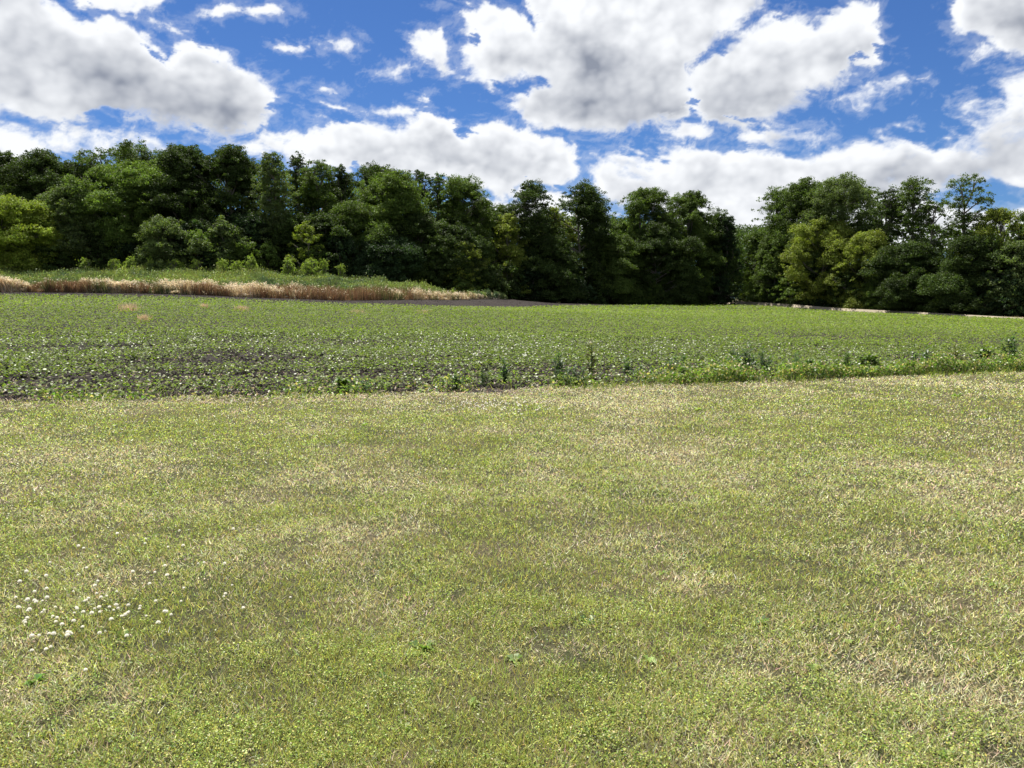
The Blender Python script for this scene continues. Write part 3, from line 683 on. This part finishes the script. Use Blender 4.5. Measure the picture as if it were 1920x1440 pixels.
near_fl = [(48,1165),(70,1160),(80,1167),(95,1175),(110,1150),(75,1182),(72,1178),(60,1175),(13,1137),(30,1142),(22,1155),(15,1190),(45,1205),(60,1206),(52,1165),(90,1210),(46,1232),(130,1145),(145,1155),(155,1158),(175,1153),(185,1152),(190,1160),(205,1158),(215,1160),(235,1156),(245,1172),(260,1178),(270,1152),(278,1160),(290,1160),(288,1171),(315,1145),(124,1190),(210,1218),(128,1272),(248,1028),(256,1027),(130,1034),(133,1045),(300,1032),(287,1076),(297,1080),(288,1090),(114,1094),(130,1085),(148,1110),(227,1093),(325,1045),(330,1112),(398,1122),(397,1130),(415,1118),(440,1156),(520,1130),(8,1108),(48,1100),(345,1068),(370,1074),(410,1068),(310,1006),(193,1015),(425,1000),(468,1004)]
nf = 0
near_fl += [(random.uniform(0, 320) * random.random() ** .3, random.gauss(1150, 42)) for _ in range(46)]
def flower(px, py, sc, far=False):
    global nf
    Y = lawn_pt(px, py); X = col_x(px, Y); z = float(ground_z(X, Y))
    e = empty('clover_flower', (X, Y, z + .050 + random.uniform(-.01, .012)))
    if far: tag(e, 'tiny white clover flower head in the faint patch just in front of the crop', 'flower', 'clover flowers near the crop edge')
    else: tag(e, 'small round white clover flower head in the near left lawn', 'flower', 'clover flowers in the near left lawn')
    e.scale = (sc,) * 3; e.rotation_euler = (random.uniform(-.3, .3), random.uniform(-.3, .3), random.uniform(0, 6))
    for nm, me in (('blossom', BM), ('stem', SM)):
        c_ = bpy.data.objects.new(nm, me); COL.objects.link(c_); c_.parent = e
    nf += 1
for px, py in near_fl: flower(px + random.uniform(-9, 9), py + random.uniform(-7, 7), random.uniform(.5, .95))
for _ in range(110):
    px = random.gauss(915, 62); py = 758 + random.gauss(0, 7) + abs(random.gauss(0, 4))
    flower(px, max(744, py), random.uniform(.7, 1.1), True)
for _ in range(14): flower(random.uniform(960, 1060), random.uniform(768, 785), random.uniform(.8, 1.1), True)

# ------------------------------------------------------------------ weed bank on the left
def bank_pts(n, f0, f1, pxmax=950):
    px = rng.uniform(-260, pxmax, n); f = rng.uniform(f0, f1, n)
    # work in world X directly
    X = rng.uniform(-62, col_x(pxmax, 104), n)
    y0 = SOIL(X); y1 = TREES(X) - 2
    # keep to the bank: it tapers away on the right
    end = np.clip((col_x(945, 104) - X) / 14, 0, 1)
    return X, y0 + f * (y1 - y0) * end, f, end
TAPER = lambda X: np.clip((col_x(945, 104) - X) / 16, .0, 1) ** .5
X, Y, f, end = bank_pts(120000, .0, .95); n = len(X)
kn = vnoise(X, Y, 3.5, 20); hgt = (.10 + 1.3 * kn * (.35 + vnoise(X, Y, 1.1, 28)) + .55 * np.clip((vnoise(X, Y, 1.8, 29) - .60) * 6, 0, 1)) * (.62 + .38 * TAPER(X)) * rng.uniform(.5, 1.1, n)
P = np.stack([X, Y, ground_z(X, Y) - .05], 1)
keep = (f > .10 + .10 * (vnoise(X, Y, 4, 21) - .5) * 2)
P, hgt, kn, n = P[keep], hgt[keep], kn[keep], int(keep.sum())
V1, F1 = blades(P, hgt, rng.uniform(.04, .09, n), rng.uniform(0, .35, n), rng.random(n) * 6.28)
k = (.5 * vnoise(P[:, 0], P[:, 1], 5, 22) + .5 * vnoise(P[:, 0], P[:, 1], 1.4, 23))[:, None]; k = np.clip((k - .36) * 4, 0, 1)
c1 = np.repeat(jit(np.array([.085, .125, .065]) * (1 - k) + np.array([.23, .27, .08]) * k, n, .2), 4, 0)
m_ = rng.random(n) < .9; C = P[m_] + np.array([0, 0, 1.0]) * (hgt[m_] * rng.uniform(.5, 1.05, m_.sum()))[:, None] + rng.normal(0, .08, (m_.sum(), 3)); n2 = len(C)
V2, F2 = leaf_set(C, norm(rand_dir(n2) + np.array([0, 0, .5])), rng.uniform(.10, .22, n2))
kk = k[m_]; c2 = np.repeat(jit(np.array([.085, .13, .065]) * (1 - kk) + np.array([.25, .31, .08]) * kk, n2, .25), 4, 0)
o = mk_obj('green_weed_bank', mk_mesh('green_weed_bank', np.concatenate([V1, V2]), np.concatenate([F1, F2 + len(V1)]), M_grass, np.concatenate([c1, c2])))
tag(o, 'tall green weeds covering the low bank between the dry grass and the wood', 'weeds', kind='stuff')
# dry front band: brown stems and cream seed heads
X = rng.uniform(-62, col_x(950, 106), 95000); n = len(X)
dep = 1.4 + 5.0 * np.clip((X + 32) / 20, 0, 1.2); dep = dep * np.clip((col_x(955, 107) - X) / 12, .12, 1)
Y = SOIL(X) - .1 + rng.random(n) ** 1.1 * dep
pxx = 960 + FPX * X / Y + 60 * (vnoise(X, Y * 2, 1.2, 51) - .5) + 16 * rng.normal(size=n); g = lambda c0, w0: np.exp(-((pxx - c0) / w0) ** 2)
pale = .50 * vnoise(X, Y, 1.6, 25) + .30 * vnoise(X, Y, .7, 26) + .34 * np.clip(g(20, 35) + .8 * g(218, 22) + g(350, 50) + .8 * g(480, 45) + .5 * g(600, 30) + 1.0 * g(850, 90) * (Y < SOIL(X) + .35 * dep), 0, 1) - .02
hgt = .85 * (.25 + 1.25 * (.5 * vnoise(X, Y, 2.2, 24) + .5 * vnoise(X, Y, .8, 27))) * rng.uniform(.6, 1.15, n) * (.4 + .6 * TAPER(X))
hgt = hgt * (.45 + .9 * (vnoise(X, Y, .45, 52) > .45)); P = np.stack([X, Y, ground_z(X, Y) - .03], 1)
V1, F1 = blades(P, hgt, rng.uniform(.025, .06, n), rng.uniform(0, .5, n), rng.random(n) * 6.28)
k = rng.random((n, 1)); ispale = pale > .545
cb = np.array([.15, .095, .055]) * (1 - k) + np.array([.30, .20, .115]) * k; cp = np.array([.42, .33, .19]) * (1 - k) + np.array([.62, .52, .35]) * k
cc_ = np.where(ispale[:, None], cp, cb); gm_ = (vnoise(X, Y, 1.5, 53) > .60) & (rng.random(n) < .6); cc_[gm_] = [.13, .16, .06]; c1 = np.repeat(jit(cc_, n, .22), 4, 0)
nn = np.nonzero(rng.random(n) < np.where(ispale, .8, .04) * (vnoise(X, Y, .5, 54) > .42))[0]; nn = np.concatenate([nn, nn]); n2 = len(nn)
C = P[nn] + np.stack([rng.normal(0, .07, n2), rng.normal(0, .07, n2), hgt[nn] * rng.uniform(.8, 1.15, n2)], 1)
V2, F2 = leaf_set(C, rand_dir(n2), rng.uniform(.06, .15, n2)); c2 = np.repeat(jit([.74, .66, .50], n2, .1), 4, 0)
o = mk_obj('dry_grass_band', mk_mesh('dry_grass_band', np.concatenate([V1, V2]), np.concatenate([F1, F2 + len(V1)]), M_dry, np.concatenate([c1, c2])))
tag(o, 'dead brown and cream coloured grass standing along the front of the weed bank', 'dry grass', kind='stuff')
def tuft(px, py, h, wd, label):
    Y = 20.0
    for _ in range(60):                      # walk out until the ground lies under that line of sight
        if CAMZ - math.tan(math.atan((py - 720) / FPX) + PITCH) * Y <= float(ground_z(col_x(px, Y), Y)): break
        Y += .8
    X0 = col_x(px, Y); n = 260; r = np.random.default_rng(abs(int(px)))
    az_ = r.random(n) * 6.28; V, F = blades(np.stack([r.normal(0, wd * .25, n), r.normal(0, wd * .25, n), np.zeros(n)], 1), r.uniform(.5, 1, n) * h, r.uniform(.02, .04, n), r.uniform(.1, .75, n), az_, 1, r)
    o = mk_obj('dry_weed_tuft', mk_mesh('dry_weed_tuft', V, F, M_dry, np.repeat(jit([.58, .48, .32], n, .12, r), 4, 0)), None, (X0, Y, float(ground_z(X0, Y))))
    tag(o, label, 'weed', 'dry weed tufts standing in the bean field')
tuft(246, 584, .55, .9, 'straw coloured weed tuft in the bean field, largest one near the left')
tuft(272, 606, .4, .4, 'small straw coloured weed tuft just below the largest one')
tuft(455, 584, .4, .8, 'faint pale weed tuft in the beans below the cream grass')
tuft(386, 580, .4, .25, 'thin pale weed stalk between two wider tufts in the beans')
tuft(672, 588, .3, 1.0, 'low wide pale tuft in the beans right of centre of the bank')
tuft(795, 588, .3, .8, 'low pale tuft in the beans in front of the bank end')

# ------------------------------------------------------------------ trees
PAL = {'dark': (.048, .075, .019), 'mid': (.075, .114, .024), 'light': (.110, .165, .034), 'lime': (.20, .255, .040),
       'grey': (.100, .138, .045), 'olive': (.185, .225, .042), 'deep': (.030, .054, .020)}
def gen_tree(H, Wd, cb, style, col, seed, dens=1.0, gap=0.0, leaf=.22, limbs=True):
    """returns (trunk V,F), (crown V,F,C); lobes of foliage carried by limbs, lobes made of leafy sprays"""
    r = np.random.default_rng(abs(int(seed)))
    zb = cb * H; ch = H - zb
    nl = int({'round': 34, 'tall': 40, 'spire': 34, 'edge': 44, 'airy': 20, 'shrub': 16}[style] * (1 + .25 * (Wd / max(H, 1) - .5)))
    def prof(t):
        if style == 'round': return np.sqrt(np.clip(1 - (1.75 * t - .75) ** 2 * np.where(t > .43, 1, .55), .03, 1))
        if style == 'tall': return np.clip(.78 + .2 * np.sin(t * 3.4 - .6), 0, 1) * np.sqrt(np.clip(1.03 - t ** 9, .05, 1))
        if style == 'spire': return np.sqrt(np.clip(1.03 - t ** 1.6, .03, 1)) * .95
        if style == 'airy': return np.clip(.35 + .75 * t, 0, 1) * np.sqrt(np.clip(1.03 - t ** 5, .05, 1))
        if style == 'shrub': return np.sqrt(np.clip(1.03 - t ** 2, .05, 1))
        return np.sqrt(np.clip(1.04 - t ** 2.6, .05, 1))
    t = (np.arange(nl) + r.random(nl)) / nl; t = t * .97
    Rr = Wd / 2 * prof(t); lr = np.clip(Wd * r.uniform(.09, .23, nl), .4, 1.9) * (.85 + .3 * prof(t))
    an = np.arange(nl) * 2.4 + r.normal(0, .5, nl); p1_, p2_ = r.random(2) * 6.28
    Rr = Rr * (1 + .22 * np.sin(an + p1_ + t * 2) + .16 * np.sin(2 * an + p2_ + t * 5)); rad = np.maximum(Rr - lr * .8, 0) * r.uniform(.5, 1.22, nl)
    Lc = np.stack([np.cos(an) * rad, np.sin(an) * rad, zb + t * ch], 1)
    Lc[-1, :2] *= .4; Lc[:, 2] = np.minimum(Lc[:, 2], H - lr * .8)
    elong = {'tall': 1.35, 'spire': 1.5, 'airy': .9}.get(style, .9)
    lobecol = 1 + .16 * r.normal(size=nl)
    # inner fill so that the crown is not hollow
    CC, NN, SS, QQ = [], [], [], []
    for i in range(nl):
        nc = max(6, int(15 * dens * (lr[i] / 1.2) ** 1.5))
        d = rand_dir(nc, r); d[:, 2] = np.abs(d[:, 2]) * 1.1 - .35; d = norm(d)
        cen = Lc[i] + d * lr[i] * r.uniform(.45, 1.0, (nc, 1)) * np.array([1, 1, elong])
        cr_ = lr[i] * r.uniform(.20, .46, nc)
        for j in range(nc):
            m = int(54 * dens * (cr_[j] / .45) ** 1.5) + 8
            q = rand_dir(m, r) * (r.random((m, 1)) ** .45) * cr_[j] * np.array([1.15, 1.15, .62])
            q[:, 2] += -.25 * (q[:, 0] ** 2 + q[:, 1] ** 2) / max(cr_[j], .2)
            CC.append(cen[j] + q); NN.append(norm(rand_dir(m, r) * .75 + norm(q) * .5 + np.array([0, 0, .55])))
            QQ.append(np.full(m, lobecol[i] * (1 + .10 * r.normal())))
    for _ in range(int(110 * (H / 15) * (Wd / 8))):          # loose sprays poking out of the outline
        tt = r.random() ** .7; a_ = r.random() * 6.28; R0 = Wd / 2 * prof(np.array(tt)) * r.uniform(.85, 1.12); m = int(34 * dens)
        c0 = np.array([math.cos(a_) * R0, math.sin(a_) * R0, zb + tt * ch * r.uniform(.96, 1.02)]); w_ = r.uniform(.18, .5)
        q = r.normal(size=(m, 3)) * np.array([.5, .5, .32]) * w_; CC.append(c0 + q); NN.append(norm(rand_dir(m, r) + np.array([0, 0, .5]))); QQ.append(np.full(m, 1 + .2 * r.normal()))
    C = np.concatenate(CC); N = np.concatenate(NN); Q = np.concatenate(QQ)
    C[:, 2] = np.maximum(C[:, 2], .15)
    n = len(C); V, F = leaf_set(C, N, leaf * r.uniform(.6, 1.35, n), r)
    c = jit(np.array(PAL[col] if isinstance(col, str) else col), n, .14, r) * np.clip(Q, .6, 1.5)[:, None]
    crown = (V, F, np.repeat(c, 4, 0))
    tv, tf, off = [], [], 0
    tr = max(.05, H * .016)
    top = H * (.8 if style in ('tall', 'spire', 'airy') else .6)
    zz = np.linspace(-.3, top, 7); bend = np.cumsum(r.normal(0, .12 * H / 16, (7, 2)), 0); bend[0] = 0
    tp_ = np.column_stack([bend, zz]); V, F = tube(tp_, tr * np.linspace(1.15, .3, 7), 8); tv.append(V); tf.append(F); off += len(V)
    if limbs:
        for i in range(nl):
            zs = np.clip(Lc[i, 2] - r.uniform(.25, .5) * np.hypot(*Lc[i, :2]) - .5, .12 * H, top * .97)
            s0 = np.array([np.interp(zs, zz, bend[:, 0]), np.interp(zs, zz, bend[:, 1]), zs]); e_ = Lc[i] + np.array([0, 0, lr[i] * .3])
            md = (s0 + e_) / 2 + r.normal(0, .2, 3) + np.array([0, 0, -.1])
            V, F = tube([s0, md, e_], np.array([.45, .28, .08]) * tr * .9, 5); tv.append(V); tf.append(F + off); off += len(V)
            for _ in range(3):
                d = rand_dir(1, r)[0]; d[2] = abs(d[2]); V, F = tube([md, (md + e_) / 2 + d * .2, Lc[i] + d * lr[i] * .9], np.array([.2, .12, .04]) * tr, 4); tv.append(V); tf.append(F + off); off += len(V)
    return (np.concatenate(tv), np.concatenate(tf)), crown

def place_tree(name, cat, px, top, wpx, dY, style, col, label, cb=.05, seed=0, dens=1.0, group=None, base=None, leaf=.195):
    Y = 95.0
    for _ in range(8): Y = float(TREES(col_x(px, Y))) + dY
    X = col_x(px, Y); z = float(ground_z(X, Y)) - .05
    ztop = z_at(top, Y); H = ztop - z; Wd = wpx / FPX * Y
    (tv, tf), (cv, cf, cc) = gen_tree(H, Wd, cb, style, col, seed + int(px), dens, leaf=leaf)
    e = empty(name, (X, Y, z)); tag(e, label, cat, group)
    mk_obj('trunk', mk_mesh('trunk', tv, tf, M_bark, smooth=True), e)
    mk_obj('crown', mk_mesh('crown', cv, cf, M_leaf, cc), e)
    return e

TL = [ # px, top, width, depth offset, style, colour, crown base, label
 (-95, 300, 150, 6, 'edge', 'dark', .05, 'dark tree just outside the left edge of the photo'),
 (22, 281, 110, 9, 'round', 'dark', .25, 'dark skyline tree above the lime tree at the left edge'),
 (98, 286, 150, 8, 'round', 'dark', .2, 'broad dark grey green oak behind the rounded dome tree'),
 (20, 370, 170, -3.5, 'round', 'lime', .02, 'bright lime green tree at the left edge of the wood'),
 (146, 350, 118, 0, 'round', 'grey', .04, 'rounded dome shaped tree with bare grey boughs beside the lime tree'),
 (160, 310, 110, 10, 'round', 'dark', .3, 'dark tree crown behind the dome shaped tree'),
 (205, 283, 95, 13, 'airy', 'mid', .4, 'thin gappy skyline crown left of the tallest left trees'),
 (275, 268, 120, 13, 'airy', 'mid', .45, 'lobed open skyline crown standing above the wide light tree'),
 (258, 300, 175, 3, 'round', 'light', .12, 'wide light green tree with layered boughs left of the dark oaks'),
 (330, 290, 90, 11, 'round', 'dark', .3, 'dark crown between the lobed skyline crown and the big oak'),
 (368, 270, 130, 6, 'edge', 'dark', .1, 'big dark oak, highest of the left wood'),
 (445, 274, 130, 6, 'edge', 'dark', .1, 'second big dark oak, right of the highest one'),
 (520, 288, 95, 3, 'spire', 'grey', .05, 'silvery leaved upright tree right of the two big oaks'),
 (568, 288, 62, 9, 'spire', 'dark', .2, 'narrow dark pointed crown behind the silvery tree'),
 (606, 305, 80, 7, 'tall', 'mid', .1, 'upright dark crown left of the small round skyline knob'),
 (644, 310, 50, 10, 'round', 'dark', .3, 'small round dark knob on the skyline'),
 (665, 380, 120, 3, 'edge', 'mid', .05, 'greyish green tree below the small round knob'),
 (712, 306, 95, 12, 'round', 'dark', .3, 'dark rounded crown behind the light topped tree'),
 (738, 318, 130, 5, 'round', 'light', .15, 'light green domed crown standing out among the dark middle trees'),
 (785, 320, 66, 9, 'tall', 'dark', .2, 'dark crown just right of the light green dome'),
 (826, 324, 62, 8, 'spire', 'mid', .15, 'pointed mid green crown, left of the last high crown of the slope'),
 (872, 338, 100, 5, 'tall', 'mid', .05, 'last high crown of the wood before the skyline drops'),
 (790, 400, 130, 2, 'edge', 'dark', .03, 'dark leafy tree in front of the light green dome'),
 (905, 376, 80, 9, 'round', 'dark', .2, 'lower dark crown on the falling skyline'),
 (940, 384, 64, 9, 'round', 'mid', .1, 'small crown at the low dip of the skyline'),
 (955, 400, 75, 2, 'edge', 'olive', .03, 'yellowish tree left of the slim cottonwood'),
 (996, 340, 72, 3, 'tall', 'dark', .05, 'slim tall cottonwood standing apart near the centre'),
 (1038, 386, 60, 5, 'round', 'olive', .1, 'yellow green crown between two tall cottonwoods'),
 (1088, 350, 102, 2, 'tall', 'dark', .04, 'broad tall cottonwood right of the slim one'),
 (1162, 408, 74, 4, 'round', 'light', .08, 'lighter low crown in the gap between the tall groups'),
 (1205, 352, 112, 4, 'round', 'mid', .1, 'rounded tall crown right of the middle gap'),
 (1290, 360, 92, 4, 'edge', 'mid', .06, 'rounded crown beside the taller one, before the spiky trees'),
 (1230, 420, 120, 0, 'edge', 'dark', .02, 'dark full tree in front of the two rounded crowns'),
 (1345, 398, 72, 2, 'spire', 'dark', .03, 'dark spiky topped tree left of the track gap'),
 (1358, 405, 46, 0, 'spire', 'deep', .02, 'very dark tree standing right at the left side of the track gap'),
 (1412, 428, 60, 16, 'round', 'mid', .05, 'small far crown seen above the track gap'),
 (1452, 352, 95, 9, 'airy', 'mid', .3, 'crown with an open ragged left side above the track'),
 (1498, 342, 105, 9, 'tall', 'mid', .15, 'tall soft crown right of the ragged one'),
 (1446, 440, 78, 2, 'edge', 'mid', .03, 'dark green tree at the right side of the track gap'),
 (1565, 335, 130, 8, 'tall', 'grey', .15, 'feathery grey green crown, highest of its group above the yellow green domes'),
 (1538, 412, 125, 1, 'round', 'olive', .05, 'large yellow green domed tree right of the track gap'),
 (1614, 436, 92, 0, 'round', 'olive', .04, 'smaller yellow green domed tree beside the larger dome'),
 (1652, 352, 74, 7, 'round', 'dark', .2, 'dark crown left of the airy tree'),
 (1702, 333, 70, 6, 'airy', 'mid', .55, 'airy tree with open crown and visible boughs against clouds'),
 (1738, 372, 70, 4, 'airy', 'mid', .3, 'lower gappy crown between the two tall right trees'),
 (1797, 330, 80, 4, 'airy', 'mid', .42, 'tall ragged tree with dark trunk, highest on the right'),
 (1858, 388, 86, 5, 'round', 'olive', .08, 'yellow green crown near the right edge'),
 (1915, 392, 70, 6, 'round', 'mid', .08, 'mid green crown cut by the right edge'),
 (1985, 380, 130, 5, 'edge', 'mid', .05, 'tree just outside the right edge of the photo'),
 (1700, 452, 120, 0, 'edge', 'dark', .02, 'dark full tree below the airy tree'),
 (1820, 440, 120, 0, 'edge', 'dark', .02, 'dark full tree below the tallest right tree'),
 (1892, 452, 84, -1, 'edge', 'grey', .02, 'greyish leafy tree in front near the right edge'),
 (1150, 440, 90, 1, 'edge', 'mid', .02, 'mid green tree below the lighter low crown'),
 (1030, 440, 90, 0, 'edge', 'dark', .02, 'dark tree below the yellow green crown near the centre'),
 (470, 400, 110, 2, 'edge', 'deep', .03, 'very dark tree below the second big oak'),
 (720, 440, 110, 0, 'edge', 'deep', .02, 'very dark tree in front of the middle of the wood'),
 (220, 400, 100, 1, 'edge', 'dark', .02, 'dark tree between the dome tree and the pale small tree'),
 (555, 400, 90, 2, 'edge', 'dark', .03, 'dark tree below the narrow pointed crown'),
 (382, 410, 100, 1, 'edge', 'dark', .02, 'dark tree behind the pale small tree'),
 (615, 400, 90, 1, 'edge', 'dark', .02, 'dark tree right of the yellow green small tree'),
 (860, 420, 100, 0, 'edge', 'dark', .02, 'dark tree above the low yellow green tree'),
]
for i, (px, top, wp, dY, st, cl, cb, lab) in enumerate(TL):
    place_tree('tree', 'tree', px, top, wp * (1.24 if 985 < px < 1400 else 1.12), dY, st, cl, lab, cb, seed=i * 31, dens=1.15 if st != 'airy' else .9)
SL = [
 (325, 408, 120, -3, 'shrub', 'grey', 'pale grey green small tree in front of the left wood'),
 (378, 432, 60, -3.5, 'shrub', 'light', 'light green bush at the right foot of the pale small tree'),
 (428, 418, 80, -2, 'spire', 'grey', 'grey green pointed small tree right of the pale one'),
 (584, 416, 66, -2.5, 'shrub', 'lime', 'yellow green small tree glowing in front of the dark wood'),
 (60, 450, 80, -3, 'shrub', 'lime', 'lime bush at the foot of the lime tree'),
 (120, 460, 90, -2.5, 'shrub', 'dark', 'dark bush under the dome shaped tree'),
 (868, 455, 74, -3, 'shrub', 'olive', 'low yellow green tree at the foot of the wood behind the bank end'),
 (918, 505, 62, -3, 'shrub', 'grey', 'grey green bush by the end of the weed bank'),
 (905, 480, 50, -2.5, 'shrub', 'olive', 'olive bush right of the low yellow green tree'),
 (1478, 512, 56, -3, 'shrub', 'light', 'light green bush right of the track gap'),
 (1500, 500, 60, -2, 'shrub', 'mid', 'mid green bush beside the light green bush'),
 (1450, 480, 60, -1, 'shrub', 'mid', 'small tree crown overhanging the right side of the gap'),
 (1390, 550, 22, 24, 'shrub', 'lime', 'tiny yellow green bush glimpsed through the track gap'),
 (1655, 520, 60, -2, 'shrub', 'light', 'light leaved bush below the smaller dome'),
]
for i, (px, top, wp, dY, st, cl, lab) in enumerate(SL):
    place_tree('small_tree', 'small tree', px, top, wp * 1.1, dY, st, cl, lab, .04, seed=900 + i, dens=1.1, leaf=.2)
# grass and dead stalks on both sides of the track
X = rng.uniform(38, 110, 18000); side = rng.random(18000) < .5; cy_ = np.interp(X, [p[0] for p in tp[::-1] if p[1] < 130][::1], [p[1] for p in tp[::-1] if p[1] < 130]) 
Y = cy_ + np.where(side, -1.9 - np.abs(rng.normal(0, .35, len(X))), 2.8 + rng.random(len(X)) * 3.0)
keep = vnoise(X, Y, 2.2, 41) > np.where(side, .66, .25); X, Y, side = X[keep], Y[keep], side[keep]; n = len(X)
V, F = blades(np.stack([X, Y, ground_z(X, Y)], 1), np.where(side, .5, 1) * rng.uniform(.12, .42, n), rng.uniform(.03, .07, n), rng.uniform(0, .6, n), rng.random(n) * 6.28)
isd = vnoise(X, Y, 3, 42) > .5
o = mk_obj('verge_grass', mk_mesh('verge_grass', V, F, M_grass, np.repeat(np.where(isd[:, None], jit([.42, .32, .19], n, .2), jit([.11, .16, .045], n, .2)), 4, 0)))
tag(o, 'rough grass and dead stalks growing along both sides of the gravel track', 'grass', kind='stuff')
# understorey along the foot of the wood: shared meshes, one object per bush
ub = []
for k in range(5):
    ub.append(gen_tree(4.2, 5.2, .0, 'shrub', ['deep', 'dark', 'mid', 'dark', 'deep'][k], 500 + k, 1.0, leaf=.24))
ubm = [(mk_mesh('stem', a[0], a[1], M_bark), mk_mesh('foliage', c_[0], c_[1], M_leaf, c_[2])) for a, c_ in ub]
def nth(k):
    ones = ['', 'first', 'second', 'third', 'fourth', 'fifth', 'sixth', 'seventh', 'eighth', 'ninth', 'tenth', 'eleventh', 'twelfth', 'thirteenth', 'fourteenth', 'fifteenth', 'sixteenth', 'seventeenth', 'eighteenth', 'nineteenth']
    tens = ['', '', 'twent', 'thirt', 'fort', 'fift', 'sixt', 'sevent', 'eight', 'ninet']
    if k < 20: return ones[k]
    if k == 100: return 'hundredth'
    if k > 100: return 'hundred-and-' + nth(k - 100)
    return tens[k // 10] + ('ieth' if k % 10 == 0 else 'y-' + ones[k % 10])
spots = [q for q in np.arange(-60, 1990, 22.0) if not 1364 < q < 1418]
for i, q in enumerate(spots):
    px = q + random.uniform(-5, 5); Y = 95.0; back = (0, 3.6)[i % 2]
    for _ in range(8): Y = float(TREES(col_x(px, Y))) - 1.4 + back + 1.0 * math.sin(px * .05)
    X = col_x(px, Y); e = empty('understorey_shrub', (X, Y, float(ground_z(X, Y)) - .1)); sc_ = random.uniform(.7, 1.35)
    e.scale = (sc_, sc_, sc_ * random.uniform(.8, 1.3)); e.rotation_euler = (0, 0, random.uniform(0, 6.28))
    tag(e, 'dark shrub in the shade at the foot of the wood, %s from the left' % nth(i + 1), 'shrub', 'dark shrubs along the foot of the wood')
    for nm, me in zip(('stem', 'foliage'), ubm[(i * 2 + i // 5) % 5]):
        c_ = bpy.data.objects.new(nm, me); COL.objects.link(c_); c_.parent = e
# bright saplings on the top of the bank
sm = [gen_tree(1.7, [1.5, 2.3, 1.8, 2.8][k], .02, ['airy', 'edge', 'spire', 'airy'][k], (.20, .27, .05), 700 + k, .26, leaf=.14) for k in range(4)]
smm = [(mk_mesh('stem', a[0], a[1], M_bark), mk_mesh('foliage', c_[0], c_[1], M_leaf, c_[2])) for a, c_ in sm]
sap = [(170, 488, 1.1), (222, 499, .8), (252, 492, 1.1), (290, 498, .8), (335, 494, 1.1), (375, 495, .9), (425, 490, 1.1), (452, 497, .9), (478, 486, 1.0), (545, 492, 1.1), (588, 489, 1.1), (612, 490, .9), (642, 500, .9)]
for i, (px, py, s) in enumerate(sap):
    Y = 80.0
    for _ in range(8): Y = float(TREES(col_x(px, Y))) - 6.5
    X = col_x(px, Y); gz = float(ground_z(X, Y)); e = empty('sapling', (X, Y, gz)); 
    hz = (z_at(py - 5, Y) - gz) / 1.7; e.scale = (s, s, max(1.15, hz)); e.rotation_euler = (0, 0, i * 1.3)
    tag(e, 'yellow green sapling on the top of the weed bank, %s from the left' % ordn[i], 'sapling', 'yellow green saplings on the weed bank')
    for nm, me in zip(('stem', 'foliage'), smm[(i * 3 + i // 3) % 4]):
        c_ = bpy.data.objects.new(nm, me); COL.objects.link(c_); c_.parent = e
# the wood behind: one mass of foliage nobody could count
n = 190000
X = rng.uniform(-85, 105, n); d = rng.uniform(12, 34, n); Y = TREES(X) + d
sky_px = np.array([-300, 0, 100, 300, 500, 640, 800, 900, 950, 1100, 1180, 1300, 1380, 1400, 1440, 1560, 1660, 1720, 1760, 1830, 1900, 2400])
sky_py = np.array([310, 312, 312, 300, 305, 335, 350, 395, 400, 398, 405, 388, 420, 430, 400, 372, 375, 410, 420, 425, 410, 410])
px = 960 + FPX * X / Y; topz = CAMZ + (HOR - 10 - np.interp(px, sky_px, sky_py)) / FPX * Y
gz = ground_z(X, Y)
f = rng.random(n) ** .8; bump = 1 + .12 * (vnoise(X, Y, 5, 30) - .5) * 2
Z = gz + f * (topz - gz) * bump - .3
ok = (np.abs(px - 1390) > 6) | (Z > z_at(548, 140.0)); X, Y, Z = X[ok], Y[ok], Z[ok]; n = len(X)
xg = rng.uniform(55, 68, 30000); yg = rng.uniform(196, 214, 30000); zg = ground_z(xg, yg) + 1.2 + rng.random(30000) ** 1.3 * 18
X, Y, Z = np.concatenate([X, xg]), np.concatenate([Y, yg]), np.concatenate([Z, zg]); n = len(X)
V, F = leaf_set(np.stack([X, Y, Z], 1), norm(rand_dir(n) + np.array([0, 0, .4])), rng.uniform(.28, .6, n))
k = vnoise(X, Y, 4, 31)[:, None]
o = mk_obj('woodland_behind', mk_mesh('woodland_behind', V, F, M_leaf, np.repeat(jit(np.array(PAL['deep']) * (1 - k) + np.array(PAL['mid']) * k, n, .15), 4, 0)))
tag(o, 'deeper part of the wood showing dark between the front trees', 'woodland', kind='stuff')
